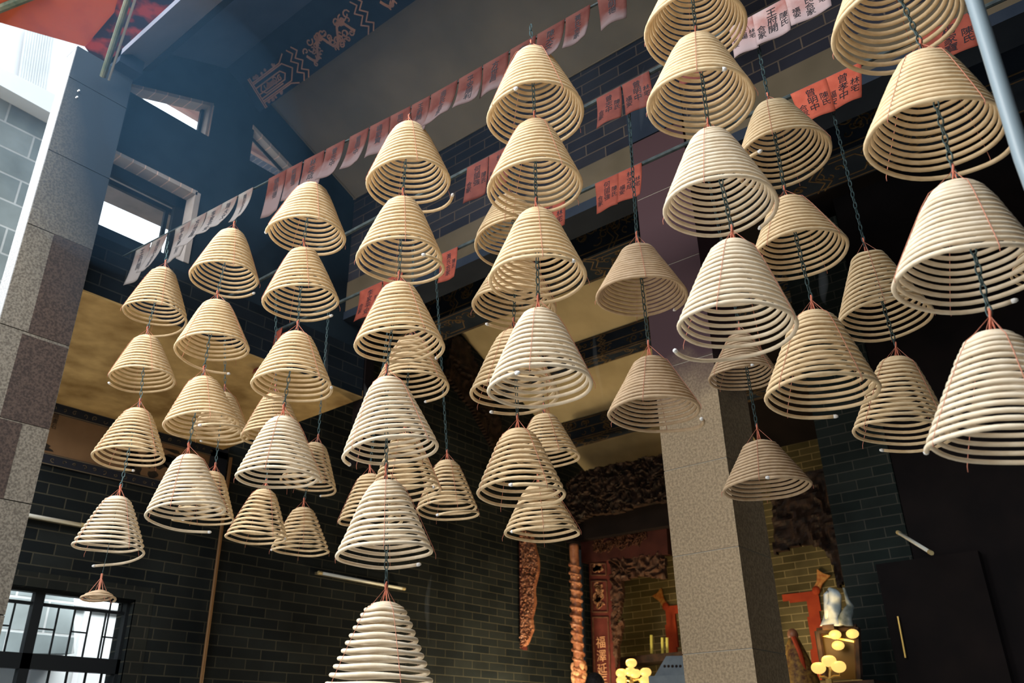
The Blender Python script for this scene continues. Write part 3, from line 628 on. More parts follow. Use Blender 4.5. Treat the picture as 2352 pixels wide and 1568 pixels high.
for x, y, hgt in ((1497, 1500, 42), (1522, 1500, 36), (1533, 1500, 36)):
    p, q = on(0, 11.4, x, y), on(0, 11.4, x-1, y-hgt)
    e = tag(MB().tube([p, q], .022, 8).build('candle', M['candle'], None, p), ['yellow candle standing alone on the left of the altar', 'yellow candle in the middle of the altar trio', 'yellow candle nearest the red cloth and column'][[1497, 1522, 1533].index(x)], 'candle')
# altar table carrying candles and lamps (below the frame)
at = empty('altar_table', (11, 5.6, .65), 'dark altar table below the candles and lamps', 'table')
MB().box((11.2, 5.3, 2.76), (11.7, 7.3, 2.86)).build('table_top', M['wood_dark'], at)
for x in (11.22, 11.6):
    for y in (5.35, 7.15): MB().box((x, y, .65), (x+.08, y+.08, 2.76)).build('leg', M['wood_dark'], at)
# incense burner roof
e = empty('burner_roof', on(0, 8.2, 1560, 1540), 'blue-grey metal burner roof beside the foot of the column', 'burner')
c = [on(0, 8.2, *p) for p in ((1508, 1556), (1610, 1552), (1600, 1505), (1530, 1506))]
MB().hexa([c[0]+Vector((-.06, 0, 0)), c[1]+Vector((-.06, 0, 0)), c[1]+Vector((.5, 0, 0)), c[0]+Vector((.5, 0, 0)), c[3], c[2], c[2]+Vector((.25, 0, 0)), c[3]+Vector((.25, 0, 0))]).build('roof', M['urn'], e)
MB().hexa([c[0]+Vector((-.25, -.05, -1.5)), c[1]+Vector((-.25, 0, -1.5)), c[1]+Vector((.4, 0, -1.5)), c[0]+Vector((.4, -.05, -1.5)), c[0]+Vector((-.25, -.05, 0)), c[1]+Vector((-.25, 0, 0)), c[1]+Vector((.4, 0, 0)), c[0]+Vector((.4, -.05, 0))]).build('body', M['urn'], e)
rb = MB()
for i in range(5):
    p = on(0, 8.2, 1530+i*9, 1530); rb.ball(p+Vector((-.03, 0, 0)), .015, 8, 6)
rb.build('rivet', M['wood_dark'], e)
# lamp clusters
def lamp_cluster(pxs, a, r, label, en):
    base = on(0, a, *pxs[0]); e = empty('lamp_cluster', base, label, 'lamp')
    fl = lambda t, p: 1+.07*abs(math.sin(4*p))-.15*max(0, math.cos(t))**6
    cpt = on(0, a, pxs[0][0], pxs[0][1]+42)
    for q in pxs:
        c = on(0, a, *q); MB().ball(c, (r, r, r*.82), 16, 10, fl).build('globe', M['globe'], e, smooth=True)
        mid = Vector((c.x, c.y, c.z-r*1.3)); MB().tube([c-Vector((0, 0, r*.7)), mid, Vector((mid.x, (mid.y+cpt.y)/2, cpt.z+.02)), cpt], .012, 6).build('arm', M['brass'], e)
    MB().tube([cpt, cpt-Vector((0, 0, .6))], [.03, .05], 8).build('stem', M['brass'], e)
    for k_, q in enumerate(pxs[:2]): 
        c = on(0, a, *q); point('lamp_glow', c+Vector((-.0, -.0, .22)), en/2, (1, .62, .22), .1)
lamp_cluster([(1450, 1522), (1427, 1545), (1448, 1542), (1459, 1546), (1483, 1543), (1428, 1562), (1482, 1562)], 9.8, .066, 'cluster of lit yellow lotus lamps left of the column', 30)
lamp_cluster([(1904, 1517), (1880, 1533), (1926, 1530)], 7.7, .058, 'lit yellow globe lamps below the pale rocks at the right', 14)
# mirror in a dark frame
mf = empty('framed_mirror', on(0, 7.9, 1920, 1500), 'dark framed mirror reflecting yellow lamps, under the pale rocks', 'mirror')
am = 7.95
MB().prism([on(0, am, *p) for p in ((1888, 1456), (1966, 1448), (1968, 1560), (1900, 1560))], (.02, 0, 0)).build('mirror_glass', M['mirror'], mf)
fm = MB()
for p, q in (((1878, 1449), (1968, 1440)), ((1878, 1449), (1896, 1560)), ((1968, 1440), (1974, 1560))): fm.tube([on(0, am-.03, *p), on(0, am-.03, *q)], .03, 6)
fm.build('frame', M['wood_dark'], mf)
MB().prism([on(0, am-.015, *p) for p in ((1889, 1461), (1966, 1476), (1966, 1472), (1900, 1458))], (.01, 0, 0)).build('gilt_strip', M['gilt'], mf)
for cc in ((1918, 1457), (1958, 1455), (1925, 1482)):  # glowing balls set before the glass in place of lamp reflections
    tag(MB().ball(on(0, am-.08, *cc), (.035, .055, .04), 14, 8).build('lamp_reflection', M['globe'], None, on(0, am-.08, *cc), smooth=True), {1918: 'modelled reflection of a yellow lamp under the mirror frame, top left', 1958: 'modelled reflection of a yellow lamp in the mirror, top right corner', 1925: 'largest modelled lamp reflection in front of the mirror glass'}[cc[0]], 'lamp')
cb = on(0, 7.9, 1930, 1566); ce = empty('cabinet', (8.1, cb.y, .65), 'dark cabinet under the framed mirror', 'cabinet')
MB().box((7.85, cb.y-.3, .65), (8.35, cb.y+.3, cb.z)).build('body', M['wood_dark'], ce)
# pale rocks on the mirror frame
def rock(pts, rads, a, label, m, seed):
    P_ = [on(0, a, *p) for p in pts]; e = empty('scholar_rock', P_[0], label, 'rock')
    n = 26; path = []; rr = []
    for i in range(n):
        t = i/(n-1)*(len(P_)-1); k_ = min(int(t), len(P_)-2); path.append(P_[k_].lerp(P_[k_+1], t-k_)); rr.append(rads[k_]*(1-(t-k_))+rads[k_+1]*(t-k_))
    mb = MB().tube(path, rr, 16)
    mb.v = [tuple(Vector(v)+.035*Vector((noise.noise(Vector(v)*9+Vector((seed, 0, 0))), noise.noise(Vector(v)*9+Vector((0, seed, 3))), noise.noise(Vector(v)*9)))) for v in mb.v]
    mb.build('stone', m, e, smooth=True); return e, path
e, pth = rock([(1912, 1436), (1910, 1415), (1916, 1380), (1912, 1358), (1905, 1350)], [.10, .08, .055, .045, .02], 7.9, 'pale eroded rock standing on the mirror frame, left of two', M['rock'], 3)
P2 = [on(0, 7.88, *p) for p in ((1906, 1425), (1900, 1398), (1897, 1365), (1903, 1360))]
MB().tube(P2, [.04, .03, .022, .02], 10).build('side_branch', M['rock'], e, smooth=True)
MB().box(tuple(on(0, 7.9, 1925, 1446)-Vector((.1, 0, 0))), tuple(on(0, 7.9, 1897, 1438)+Vector((.1, 0, 0)))).build('plinth', M['wood_dark'], e)
e, pth = rock([(1942, 1434), (1944, 1418), (1948, 1395), (1944, 1365), (1940, 1350)], [.085, .06, .03, .022, .012], 7.9, 'thin dark rock on the mirror frame, right of the pale one', M['rock_dark'], 8)
# golden robed figure beside the column foot
o = on(0, 9.5, 1828, 1500); e = empty('altar_statue', (o.x, o.y, .65), 'gold brocade altar statue behind the foot of the column', 'statue')
mb = MB(); mb.tube([on(0, 9.5, 1845, 1640), on(0, 9.5, 1838, 1560), on(0, 9.5, 1830, 1510), on(0, 9.5, 1824, 1480), on(0, 9.5, 1822, 1462)], [.26, .2, .13, .085, .05], 12)
mb.build('robe', M['yellow_robe'], e, smooth=True); MB().ball(on(0, 9.5, 1821, 1458), (.06, .06, .07), 12, 8).build('head', M['wood_red_lit'], e, smooth=True)
mb = MB().tube([on(0, 9.4, 1822, 1462), on(0, 9.4, 1838, 1500), on(0, 9.4, 1856, 1568)], .025, 8); mb.build('sash', M['cloth'], e)
# gold hangings far right in the dark
for i, (p, q) in enumerate((((2062, 1415), (2080, 1510)), ((2318, 1395), (2345, 1470)))):
    tag(MB().tube([on(0, 8.97-.6*(1-i), *p), on(0, 8.97-.6*(1-i), *q)], .008, 6).build('gilt_rail', M['gilt']), ['thin gilt edge beside the dark cabinet at the right', 'faint gilt hanging near the right frame edge'][i], 'rail')
# person: only the top of the head shows
hp = on(0, 8.0, 1368, 1568); hx, hy, hz = 8.0, hp.y, 2.27
pe = empty('person', (hx, hy, .65), 'standing person seen only by the black-haired head at the bottom edge', 'person')
bd_ = MB()
prof = [(1.47, .055), (1.42, .07), (1.36, .20), (1.2, .21), (1.0, .17), (.85, .18), (.7, .19)]
ring = 16; vs = []
for zz_, rr in prof:
    for j in range(ring):
        t = 2*math.pi*j/ring; vs.append((hx+rr*.6*math.cos(t), hy+rr*math.sin(t), .65+zz_-.02))
fs = [(i*ring+j, i*ring+(j+1) % ring, (i+1)*ring+(j+1) % ring, (i+1)*ring+j) for i in range(len(prof)-1) for j in range(ring)]
bd_.add(vs, fs)
bd_.ball((hx, hy, .65+1.58), (.095, .08, .12), 16, 12, lambda t, p: 1+.05*math.cos(p)*(t > 1.4))
bd_.ball((hx+.1, hy, .65+1.57), (.02, .014, .02), 8, 6).ball((hx, hy+.08, .65+1.57), (.02, .012, .03), 8, 6).ball((hx, hy-.08, .65+1.57), (.02, .012, .03), 8, 6)
for s in (-1, 1):
    bd_.tube([(hx, hy+s*.19, 1.98), (hx+.02, hy+s*.24, 1.7), (hx+.12, hy+s*.2, 1.48)], [.055, .045, .03], 10)
    bd_.tube([(hx, hy+s*.09, 1.38), (hx, hy+s*.1, 1.05), (hx, hy+s*.1, .7)], [.09, .065, .045], 10)
    bd_.ball((hx+.05, hy+s*.1, .69), (.13, .05, .04), 10, 6)
bd_.build('body', M['shirt'], pe, smooth=True)
MB().ball((hx-.012, hy, .65+1.605), (.108, .1, .12), 18, 12, lambda t, p: 1+.02*math.sin(9*p)).build('hair', M['hair'], pe, smooth=True)
# white pole at the right
wpz = on(0, 2.15, 2237, 0); wpb = on(0, 2.15, 2352, 372)
wp = tag(MB().tube([(wpz.x, wpz.y, 0), (wpz.x, wpz.y, 1.5), wpb.lerp(wpz, .02), wpz, (wpz.x, wpz.y-.005, 4.75)], .021, 16).build('support_pole', M['pipe'], smooth=True), 'pale smooth vertical pole at the upper right, nearest the camera', 'pole')
# ================================================================ rods, chains, coils
ROW = {1: 2.35, 2: 3.05, 3: 3.7}
rods = {1: [(2.33, FB, 4.90), (2.35, 3.6, 4.745), (2.35, 2.4, 4.62), (2.35, 1.2, 4.56), (2.35, -1.5, 4.60)], 2: [(3.05, FB, 4.77), (3.05, -1.5, 4.75)], 3: [(3.7, FB, 4.82), (3.7, -1.5, 4.74)]}
nm = {1: 'front', 2: 'middle', 3: 'rear'}
for k_, pts in rods.items():
    tag(MB().tube(pts, .013 if k_ > 1 else .006, 8).build('hanging_rod', M['rod']), {1: 'thin front line strung with the long garland of faded prayer papers', 2: 'dark middle rod between the front garland and the rear rod', 3: 'dark rear rod nearest the brick front of the hall'}[k_], 'rod')
def rod_z(row, y):
    p = rods[row]
    for a, b in zip(p[:-1], p[1:]):
        if b[1] <= y <= a[1]: return a[2]+(b[2]-a[2])*(y-a[1])/(b[1]-a[1])
    return p[-1][2]
PROF = {'bell': ([0, .12, .24, .37, .50, .70, .94, 1.0], [0, .0, .022, .09, .245, .535, .895, 1.0]),
        'cone': ([0, .12, .30, .36, 1.0], [0, .0, .015, .045, 1.0])}
CHAINS = {   # row, description
 '1': (1, 'the leftmost chain'), '2': (1, 'the second chain of the front row'), '2b': (2, 'the chain half hidden behind the second front chain'),
 '3': (1, 'the third chain of the front row'), '3b': (2, 'the chain just behind the third front chain'), '3c': (3, 'the rear chain right of the third front chain'),
 '4': (1, 'the fourth chain of the front row, longest of all'), '4b': (2, 'the chain behind the fourth front chain'), '4d': (3, 'the chain peeking out left of the fourth front chain'), '4c': (3, 'the lone rear chain right of the fourth front chain'),
 '5': (1, 'the fifth chain of the front row'), '5b': (2, 'the chain behind the fifth front chain'), '5c': (3, 'the rear chain below and right of the fifth front chain'),
 '6': (2, 'the chain in front of the granite column'), '6b': (3, 'the chain just right of the granite column'),
 '7': (1, 'the sixth chain of the front row'), '8': (2, 'the chain right of the sixth front chain'), '9': (3, 'the darker chain before the black hall at the right'),
 '10': (1, 'the rightmost and nearest chain'), '11': (2, 'the chain cut off by the right frame edge')}
# chain, apex px, left rim px, right rim px, turns, material, profile, tail
COILS = [
('1',(377,620),(281,710),(427,750),18,0,'bell'),('1',(337,775),(248,868),(403,888),17,0,'bell'),('1',(318,942),(210,1052),(381,1066),16,0,'bell'),('1',(272,1143),(160,1268),(333,1270),16,1,'bell'),
('2',(535,533),(437,625),(593,670),18,0,'bell'),('2',(498,695),(405,785),(572,830),18,0,'bell'),('2',(468,870),(377,965),(550,1010),17,0,'bell'),('2',(433,1048),(337,1171),(520,1200),18,1,'bell'),
('2b',(515,905),(440,985),(570,1020),16,0,'bell'),('2b',(491,1086),(400,1183),(537,1209),15,0,'bell'),
('3',(718,430),(618,515),(789,585),18,0,'bell'),('3',(697,577),(604,690),(781,715),17,0,'bell'),('3',(682,768),(577,880),(762,910),17,0,'bell'),('3',(650,962),(541,1100),(737,1115),18,1,'bell'),
('3b',(632,908),(552,1008),(700,1015),15,0,'bell'),('3b',(608,1127),(515,1250),(662,1237),14,0,'bell'),
('3c',(727,1020),(640,1115),(772,1125),15,0,'bell'),('3c',(697,1168),(621,1270),(757,1275),14,0,'bell'),
('4',(940,292),(843,415),(1037,450),19,0,'bell'),('4',(925,463),(819,590),(1018,630),18,0,'bell'),('4',(917,657),(815,790),(1020,820),17,0,'bell'),('4',(890,873),(790,1040),(1010,1055),18,1,'bell'),('4',(887,1108),(774,1270),(997,1300),16,1,'bell'),('4',(885,1387),(745,1590),(1000,1600),15,1,'bell'),
('4b',(945,778),(862,885),(1031,905),15,0,'bell'),('4b',(930,1000),(850,1140),(1018,1145),15,0,'bell'),('4d',(850,1092),(777,1200),(925,1205),14,0,'bell'),
('4c',(1027,1060),(955,1180),(1100,1190),15,0,'bell'),
('5',(1222,123),(1122,265),(1343,290),19,0,'bell'),('5',(1228,288),(1122,435),(1340,450),19,0,'bell'),('5',(1232,490),(1124,650),(1351,655),18,0,'bell'),('5',(1237,718),(1122,900),(1364,905),18,1,'bell'),
('5b',(1170,455),(1093,550),(1260,560),17,0,'bell'),('5b',(1185,590),(1082,710),(1278,725),17,0,'bell'),('5b',(1180,765),(1078,915),(1285,920),16,0,'bell'),('5b',(1190,990),(1094,1150),(1300,1145),15,0,'bell'),
('5c',(1250,955),(1180,1060),(1333,1060),15,0,'bell'),('5c',(1237,1118),(1157,1245),(1333,1225),13,0,'bell'),
('6',(1465,575),(1369,685),(1578,690),21,2,'cone'),('6',(1493,830),(1396,965),(1612,950),19,2,'cone'),
('6b',(1700,775),(1628,875),(1790,870),18,2,'cone'),('6b',(1745,1020),(1660,1140),(1864,1115),17,2,'cone'),
('7',(1585,-60),(1482,100),(1718,60),19,0,'bell'),('7',(1600,95),(1487,265),(1737,235),19,0,'bell'),('7',(1630,310),(1524,510),(1785,470),20,1,'bell'),('7',(1683,562),(1555,800),(1830,740),20,1,'bell'),
('8',(1770,245),(1697,345),(1910,400),18,0,'bell'),('8',(1808,462),(1725,590),(1953,595),17,0,'bell'),('8',(1868,722),(1757,935),(2025,905),19,0,'bell'),
('9',(1993,590),(1920,755),(2145,735),18,0,'cone'),('9',(2060,825),(1956,1020),(2190,1000),19,0,'bell'),
('10',(2020,-100),(1908,90),(2222,60),18,0,'bell'),('10',(2120,135),(1983,380),(2315,290),20,0,'bell'),('10',(2195,430),(2053,710),(2400,600),20,1,'bell'),('10',(2280,770),(2130,1085),(2500,1000),20,1,'bell'),
('11',(2405,500),(2318,655),(2510,630),17,0,'bell'),
]
ORD = ['topmost', 'second', 'third', 'fourth', 'fifth', 'sixth']
AB = {'6b': (3.85, 1.52), '4d': (3.6, 4.0)}
by = {}
for c in COILS:
    k_, a, L_, R_ = c[:4]
    dL, dR = ray(*L_).normalized(), ray(*R_).normalized(); ang = dL.angle(dR)
    m_ = ((L_[0]+R_[0])/2, (L_[1]+R_[1])/2); d = ray(*m_).normalized()
    dist = .2/math.sin(ang/2); by.setdefault(k_, []).append((c, d, ang, dist))
def coil_mesh(D, H, turns, kind, rng, tail):
    Rr = D/2; th = .0192*D*(17/turns)**.25; seg = 44
    n = int(seg*turns); u = np.linspace(0, 1, n)
    sp = 1+.55*np.array([rng.random() for _ in range(turns+1)]); 
    cum = np.concatenate([[0], np.cumsum(sp)]); cum = cum/cum[-1]
    rn = .10+.90*u
    zz_ = np.interp(rn, *PROF[kind])
    # uneven sag between turns, keeping the overall outline
    warp = np.interp(u, np.linspace(0, 1, len(cum)), cum)-u
    zz_ = np.clip(zz_+warp*.55*(rn > .3), 0, 1.02)
    ph = rng.uniform(0, 6.28); ang = ph+2*math.pi*turns*u*(1 if rng.random() < .5 else -1)
    zz_ = zz_*H+.0022*(1-np.cos(4*(ang-ph)))*(rn > .3)+.006*D/.4*np.sin(ang+rng.uniform(0, 6.28))*(rn > .35)*(rn-.35)
    r = rn*Rr*(1+.008*np.sin(3*ang+1))
    if tail:                                  # last part of the spiral droops away from the rim
        tt = np.clip((u-(1-.42/turns))/(.42/turns), 0, 1); zz_ = zz_+.055*D/.4*tt**1.6; r = r*(1+.02*tt)
    P_ = np.stack([r*np.cos(ang), r*np.sin(ang), -zz_], 1)
    return P_, th, ang, Rr
Z_DOWN = Vector((0, 0, -1))
for k_, lst in by.items():
    row, desc = CHAINS[k_]
    pl = np.mean([[d.x*dist, d.y*dist] for _, d, _, dist in lst], axis=0)
    if k_ in AB: pl = np.array(AB[k_])
    hd_ = float(np.hypot(*pl)); tops = []; ends = []
    for i, (c, d, ang, dist0) in enumerate(lst):
        rng = random.Random(hash_ := sum(map(ord, k_))*31+i*7)
        dist = hd_/math.hypot(d.x, d.y); D = 2*dist*math.sin(ang/2)
        rim = CAM+d*dist; da = ray(*c[1]); h2 = Vector((rim.x, rim.y)); t = h2.length_squared/(da.x*h2.x+da.y*h2.y); apex = CAM+da*t
        ax = rim-apex; H = ax.length*.97
        if k_ != '10' or i < 9: pass
        lab = f'{ORD[i]} incense coil on {desc}' if len(lst) > 1 else f'only incense coil visible on {desc}'
        root = empty('incense_coil', apex, lab, 'incense coil', 'conical incense coils hanging from chains')
        root.rotation_mode = 'QUATERNION'; root.rotation_quaternion = Z_DOWN.rotation_difference(ax.normalized())
        P_, th, an, Rr = coil_mesh(D, H, c[4], c[6], rng, rng.random() < .3)
        zero = Vector((0, 0, 0))
        mm = M[('stick', 'stick_skylit', 'stick_rose')[c[5]]]
        def lb(mb, name, m, smooth=True, par=None):
            o = mb.build(name, m, None, zero, smooth); o.parent = par or root; return o
        sp_ = lb(MB().tube(P_, th, 8), 'spiral', mm)
        tip = Vector(P_[-1]); tn = (Vector(P_[-1])-Vector(P_[-3])).normalized()
        tb = lb(MB().tube([tip-tn*.001, tip+tn*.008, tip+tn*.016], [th*1.02, th*1.06, th*.6], 8), 'ash_tip', M['ash'], par=sp_)
        # red threads: four down the outside, gathered above the cap and tied in a knot
        kh = .062*D/.4*(1.35 if c[6] == 'cone' else 1); sm = MB(); a0 = rng.uniform(0, 1.5)
        for q in range(4):
            aq = a0+q*math.pi/2+rng.uniform(-.15, .15); pts = [(0, 0, kh)]
            for rr, zf in zip(PROF[c[6]][0][2:], PROF[c[6]][1][2:]): pts.append((Rr*(rr+.035)*math.cos(aq), Rr*(rr+.035)*math.sin(aq), -zf*H+.004))
            pts.append((Rr*1.03*math.cos(aq), Rr*1.03*math.sin(aq), -H-.012)); sm.tube(pts, .0011*D/.4, 4)
        th_ = lb(sm, 'thread', M['string'])
        lp = MB().tube([(0, 0, kh-.022), (.004, 0, kh), (.007, .002, kh+.012), (0, 0, kh+.02), (-.006, -.002, kh+.01), (-.003, 0, kh-.004), (0.002, 0, kh-.03)], .0042, 6)
        lp.tube([(0, 0, kh+.002), (.011, .004, -.0), ], .0026, 5).tube([(0, 0, kh+.002), (-.010, .006, 0)], .0026, 5).tube([(0, 0, kh), (-.002, -.012, -.002)], .0026, 5)
        lb(lp, 'knot', M['loop'], par=th_)
        tops.append(apex-ax.normalized()*kh); ends.append(rim)
    # one chain from the rod through every coil
    tp = tops[0]; start = Vector((ROW[row], tp.y, rod_z(row, tp.y)-.012))
    if (start-tp).z < .05: start = tp+Vector((0, 0, .12))
    path = [start]+tops
    mb = MB(); q = 0
    pitch = .032
    link = []
    for i in range(12):
        a = 2*math.pi*i/12; link.append((.0078*math.cos(a), .0195*math.sin(a)))
    for A_, B_ in zip(path[:-1], path[1:]):
        d = (B_-A_); Ln = d.length; d.normalize(); n = max(1, int(Ln/pitch)); s1 = d.cross(Vector((.3, 1, .1))).normalized(); s2 = d.cross(s1)
        for i in range(n):
            c_ = A_+d*(Ln*(i+.5)/n); s = s1 if (q % 2) else s2; q += 1
            ps = [c_+s*x+d*y for x, y in link]; ps = ps+ps[:2]
            mb.tube(ps, .0026, 4, cap=False)
    tag(mb.build('hanging_chain', M['chain'], None, start), f'dark metal links of {desc}', 'chain')
    if k_ == '1':
        # nearly burnt-out coil on a wire below the lowest coil
        hp2 = math.hypot(ends[-1].x, ends[-1].y)
        def at(x, y):
            dd = ray(x, y); return CAM+dd*(hp2/math.hypot(dd.x, dd.y))
        tk = at(233, 1325); cp_ = at(226, 1362)
        tag(MB().tube([tops[-1], ends[-1], tk], .0016, 5).build('hanging_wire', M['chain'], None, tk), 'thin wire holding the burnt-out coil above the barred window', 'wire')
        e = empty('burnt_coil', cp_, 'almost burnt-out remnant of a coil hanging before the barred window', 'incense coil')
        u = np.linspace(0, 1, 240); an = u*2*math.pi*6; r = .02+.075*u; an = an*4/6; pp = [(cp_.x+r[i]*math.cos(an[i]), cp_.y+r[i]*math.sin(an[i]), cp_.z-.035*u[i]**2-.01*math.sin(an[i])) for i in range(240)]
        MB().tube(pp, .0062, 8).build('spiral', M['stick_rose'], e, smooth=True)
        sm = MB()
        for q in range(4): aq = q*1.57; sm.tube([tk, (cp_.x+.06*math.cos(aq), cp_.y+.06*math.sin(aq), cp_.z-.01), (cp_.x+.09*math.cos(aq), cp_.y+.09*math.sin(aq), cp_.z-.05)], .0014, 4)
        sm.tube([tk+Vector((0, 0, .02)), tk, cp_], .006, 6)
        sm.build('thread', M['string'], e)
# ================================================================ prayer papers
GL = ['王府開', '吳氏合家', '平安順利', '方世昌', '李家平安', '陳大文', '黃氏合家', '張明德', '何國強', '林志成', '曾志中', '曾明中', '楊家寶', '周天賜']
PAPERS = {
 1: [(315,563,347,556,72,'g'),(349,556,384,540,66,'g'),(404,520,440,502,72,'g'),(440,502,475,484,66,'g'),(476,484,510,465,62,'g'),(511,465,546,447,60,'g'),(548,446,583,418,68,'g'),
     (620,388,662,362,84,'f'),(662,362,698,343,70,'f'),(702,340,748,317,72,'f'),(752,315,795,291,72,'f'),(806,286,850,263,74,'f'),(852,262,898,234,74,'f'),(899,232,945,200,72,'f'),(948,200,990,170,72,'f'),(992,170,1052,133,72,'f'),
     (1055,131,1107,100,74,'f'),(1110,98,1167,64,74,'f'),(1171,62,1229,30,74,'f'),(1232,28,1294,-6,74,'f'),(1296,-8,1352,-38,76,'f'),(1368,-46,1432,-78,76,'f')],
 2: [(1073,368,1122,346,80,'m'),(1123,345,1172,322,84,'m'),(1369,218,1425,193,78,'m'),(1428,191,1490,162,78,'m'),(1560,130,1612,106,84,'m'),(1676,78,1734,52,84,'p'),(1730,48,1815,10,80,'p'),(1806,12,1900,-32,84,'p')],
 3: [(600,765,650,742,60,'r'),(625,600,655,588,56,'r'),(827,664,878,641,70,'r'),(880,640,925,620,68,'r'),(1012,592,1051,572,66,'r'),(1228,505,1298,473,62,'r'),(1367,432,1422,412,74,'r'),(1421,410,1475,388,76,'r'),(1818,230,1903,202,84,'r2'),(1894,198,1985,168,82,'r2'),(2120,98,2250,60,90,'d')],
}
NW = ['first', 'second', 'third', 'fourth', 'fifth', 'sixth', 'seventh', 'eighth', 'ninth', 'tenth', 'eleventh', 'twelfth', 'thirteenth', 'fourteenth', 'fifteenth', 'sixteenth', 'seventeenth', 'eighteenth', 'nineteenth', 'twentieth', 'twenty-first', 'twenty-second']
MP = {'m': ('paper_mid', 'dull red'), 'g': ('paper_grey', 'smoke-greyed'), 'f': ('paper_old', 'faded red'), 'r': ('paper', 'red'), 'r2': ('paper_bright', 'bright red'), 'p': ('paper_pink', 'bleached pink'), 'd': ('paper', 'shaded red')}
ti = 0
for row, lst in PAPERS.items():
    a0 = ROW[row]-.016
    for i, (xl, yl, xr, yr, drop, kd) in enumerate(lst):
        rng = random.Random(row*100+i)
        pL, pR = on(0, a0, xl, yl), on(0, a0, xr, yr); wdt = pL.y-pR.y; ym = (pL.y+pR.y)/2
        zt = rod_z(row, ym); hgt = abs(pL.z-on(0, a0, xl, yl+drop).z)*1.05
        zL, zR = rod_z(row, pL.y), rod_z(row, pR.y)
        amp = rng.uniform(.015, .05)*(1.6 if kd == 'g' else 1); sk = rng.uniform(-.12, .12)*(2 if kd == 'g' else 1); wv_ = rng.uniform(0, 6); tp_ = rng.uniform(.0, .14)
        def mp(u, v, off=0):      # u 0..1 left-right, v 0..1 down
            y = pL.y-wdt*(u*(1-tp_*v)+tp_*v*.5+sk*v); z = zL+(zR-zL)*u-hgt*v
            x = a0-amp*v*v+.008*math.sin(u*5+wv_)*v-off-.014*(1-min(1, v*6))*0
            return (x, y, z)
        e = empty('prayer_paper', (a0, pL.y, zt), f'{MP[kd][1]} prayer paper, {NW[i]} from the left on the {nm[row]} rod', 'prayer paper', 'prayer papers on the hanging rods')
        nu, nv = 8, 10; vs = [mp(u/nu, v/nv) for v in range(nv+1) for u in range(nu+1)]; fs = [(v*(nu+1)+u, v*(nu+1)+u+1, (v+1)*(nu+1)+u+1, (v+1)*(nu+1)+u) for v in range(nv) for u in range(nu)]
        vb = [(x+.0015, y, z) for x, y, z in vs]; nn = len(vs)
        mb = MB().add(vs+vb, fs+[tuple(q+nn for q in f)[::-1] for f in fs])
        edge = [u for u in range(nu+1)]+[(v)*(nu+1)+nu for v in range(1, nv+1)]+[nv*(nu+1)+u for u in range(nu-1, -1, -1)]+[v*(nu+1) for v in range(nv-1, 0, -1)]
        for p, q in zip(edge, edge[1:]+edge[:1]): mb.f.append((q, p, p+nn, q+nn))
        sh_ = mb.build('sheet', M[MP[kd][0]], e, smooth=True)
        s = GL[ti % len(GL)]; ti += 1
        if kd == 'r2': s = '曾明中' if xl < 1850 else '曾孝中'
        tx = MB(); cs = min(wdt*.30, hgt*.8/len(s)/.95)
        cols = [(.5, '\n'.join(s), cs)]
        if kd in 'rpdm' or kd == 'r2': cols += [(.82, '\n'.join(('陳氏', '林宅')[i % 2]), cs*.85), (.18, '\n'.join(('合家', '福安')[i % 2]), cs*.85)]
        for (uc, st_, cz_) in cols:
            v, f = text_geo(st_, round(cz_, 3), .95)
            if not v: continue
            v0 = .1 if uc == .5 else (.35 if uc > .5 else .45)
            tx.add([mp(min(.97, max(.03, uc+x/wdt)), min(.98, v0-y/hgt), .0015) for x, y, z in v], f)
        if tx.v: tx.build('brushed_writing', M['ink'], e)
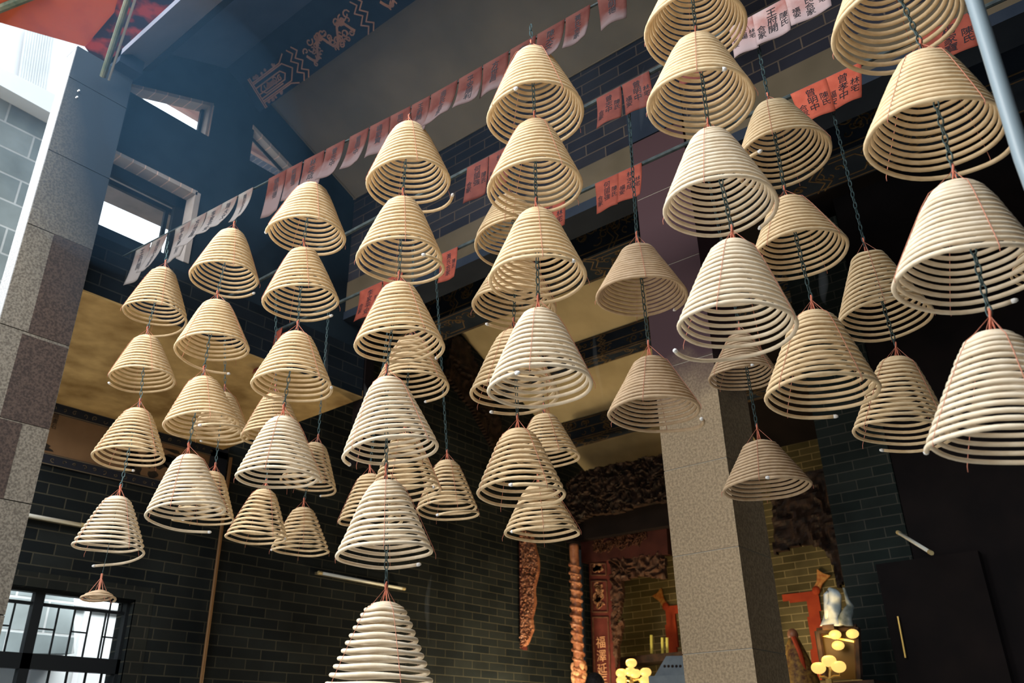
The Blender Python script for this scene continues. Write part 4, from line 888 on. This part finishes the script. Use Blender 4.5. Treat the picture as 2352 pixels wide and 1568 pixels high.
# ================================================================ smoke: thin wisps rising from the coils
vm = bpy.data.materials.new('smoke'); vm.use_nodes = True; t = vm.node_tree; t.nodes.remove(t.nodes['Principled BSDF'])
vs_ = t.nodes.new('ShaderNodeVolumeScatter'); vs_.inputs['Color'].default_value = (.90, .96, 1, 1); vs_.inputs['Density'].default_value = 1.5; vs_.inputs['Anisotropy'].default_value = -.1
t.links.new(vs_.outputs[0], t.nodes['Material Output'].inputs['Volume'])
WISP = [((1480, 150), (1468, 230), (1475, 300), 2.8, .02), ((750, 960), (745, 880), (752, 740), 3.4, .018), ((440, 800), (432, 740), (445, 640), 3.2, .02), ((985, 1480), (975, 1400), (990, 1320), 5.2, .03), ((1385, 930), (1370, 830), (1360, 760), 3.9, .02), ((300, 800), (298, 700), (305, 640), 3.6, .018), ((835, 1000), (845, 930), (838, 880), 3.4, .03), ((1900, 700), (1880, 660), (1895, 600), 3.5, .03)]
for i, (p, q, r_, a, rd) in enumerate(WISP):
    A_, B_, C_ = [on(0, a, *x) for x in (p, q, r_)]; n = 16; rng = random.Random(i)
    pts = []
    for j in range(n):
        t_ = j/(n-1); pts.append((1-t_)**2*A_+2*t_*(1-t_)*B_+t_*t_*C_+Vector((0, .006*math.sin(j*.5+i), 0)))
    tag(outward(MB().tube(pts, [rd*(.08+.9*math.sin(math.pi*(.04+.92*j/(n-1)))**1.2*(.5+.5*j/n)) for j in range(n)], 12).build('smoke_wisp', vm, smooth=True)), ['smoke wisp beside the sixth front chain near the top', 'smoke wisp right of the third front chain', 'smoke wisp between the first and second front chains', 'smoke wisp on the brick wall right of the lowest coil', 'smoke wisp left of the chain before the column', 'smoke wisp above the leftmost coils', 'smoke wisp left of the fourth front chain', 'smoke wisp right of the coil before the black hall'][i], 'smoke', None, 'stuff')

# thin incense haze filling the upper court (a real, evenly thin volume)
hm = bpy.data.materials.new('incense_haze'); hm.use_nodes = True; t = hm.node_tree; t.nodes.remove(t.nodes['Principled BSDF'])
hv = t.nodes.new('ShaderNodeVolumeScatter'); hv.inputs['Color'].default_value = (.25, .58, 1, 1); hv.inputs['Density'].default_value = .030; hv.inputs['Anisotropy'].default_value = .1
t.links.new(hv.outputs[0], t.nodes['Material Output'].inputs['Volume'])
hm2 = hm.copy(); hm2.name = 'thin_haze'; [n_ for n_ in hm2.node_tree.nodes if n_.type == 'VOLUME_SCATTER'][0].inputs['Density'].default_value = .014
for i, (c_, r_, m_) in enumerate((((1.95, 4.45, 5.25), (1.0, .9, .95), hm), ((2.6, 3.0, 5.4), (1.4, 2.2, 1.1), hm2))):
    tag(outward(MB().ball(c_, r_, 32, 20).build('haze', m_, None, c_, smooth=True)), ['bluish incense haze drifting around the head of the left pillar', 'thinner haze under the court roof beside the painted ridge beam'][i], 'haze', None, 'stuff')
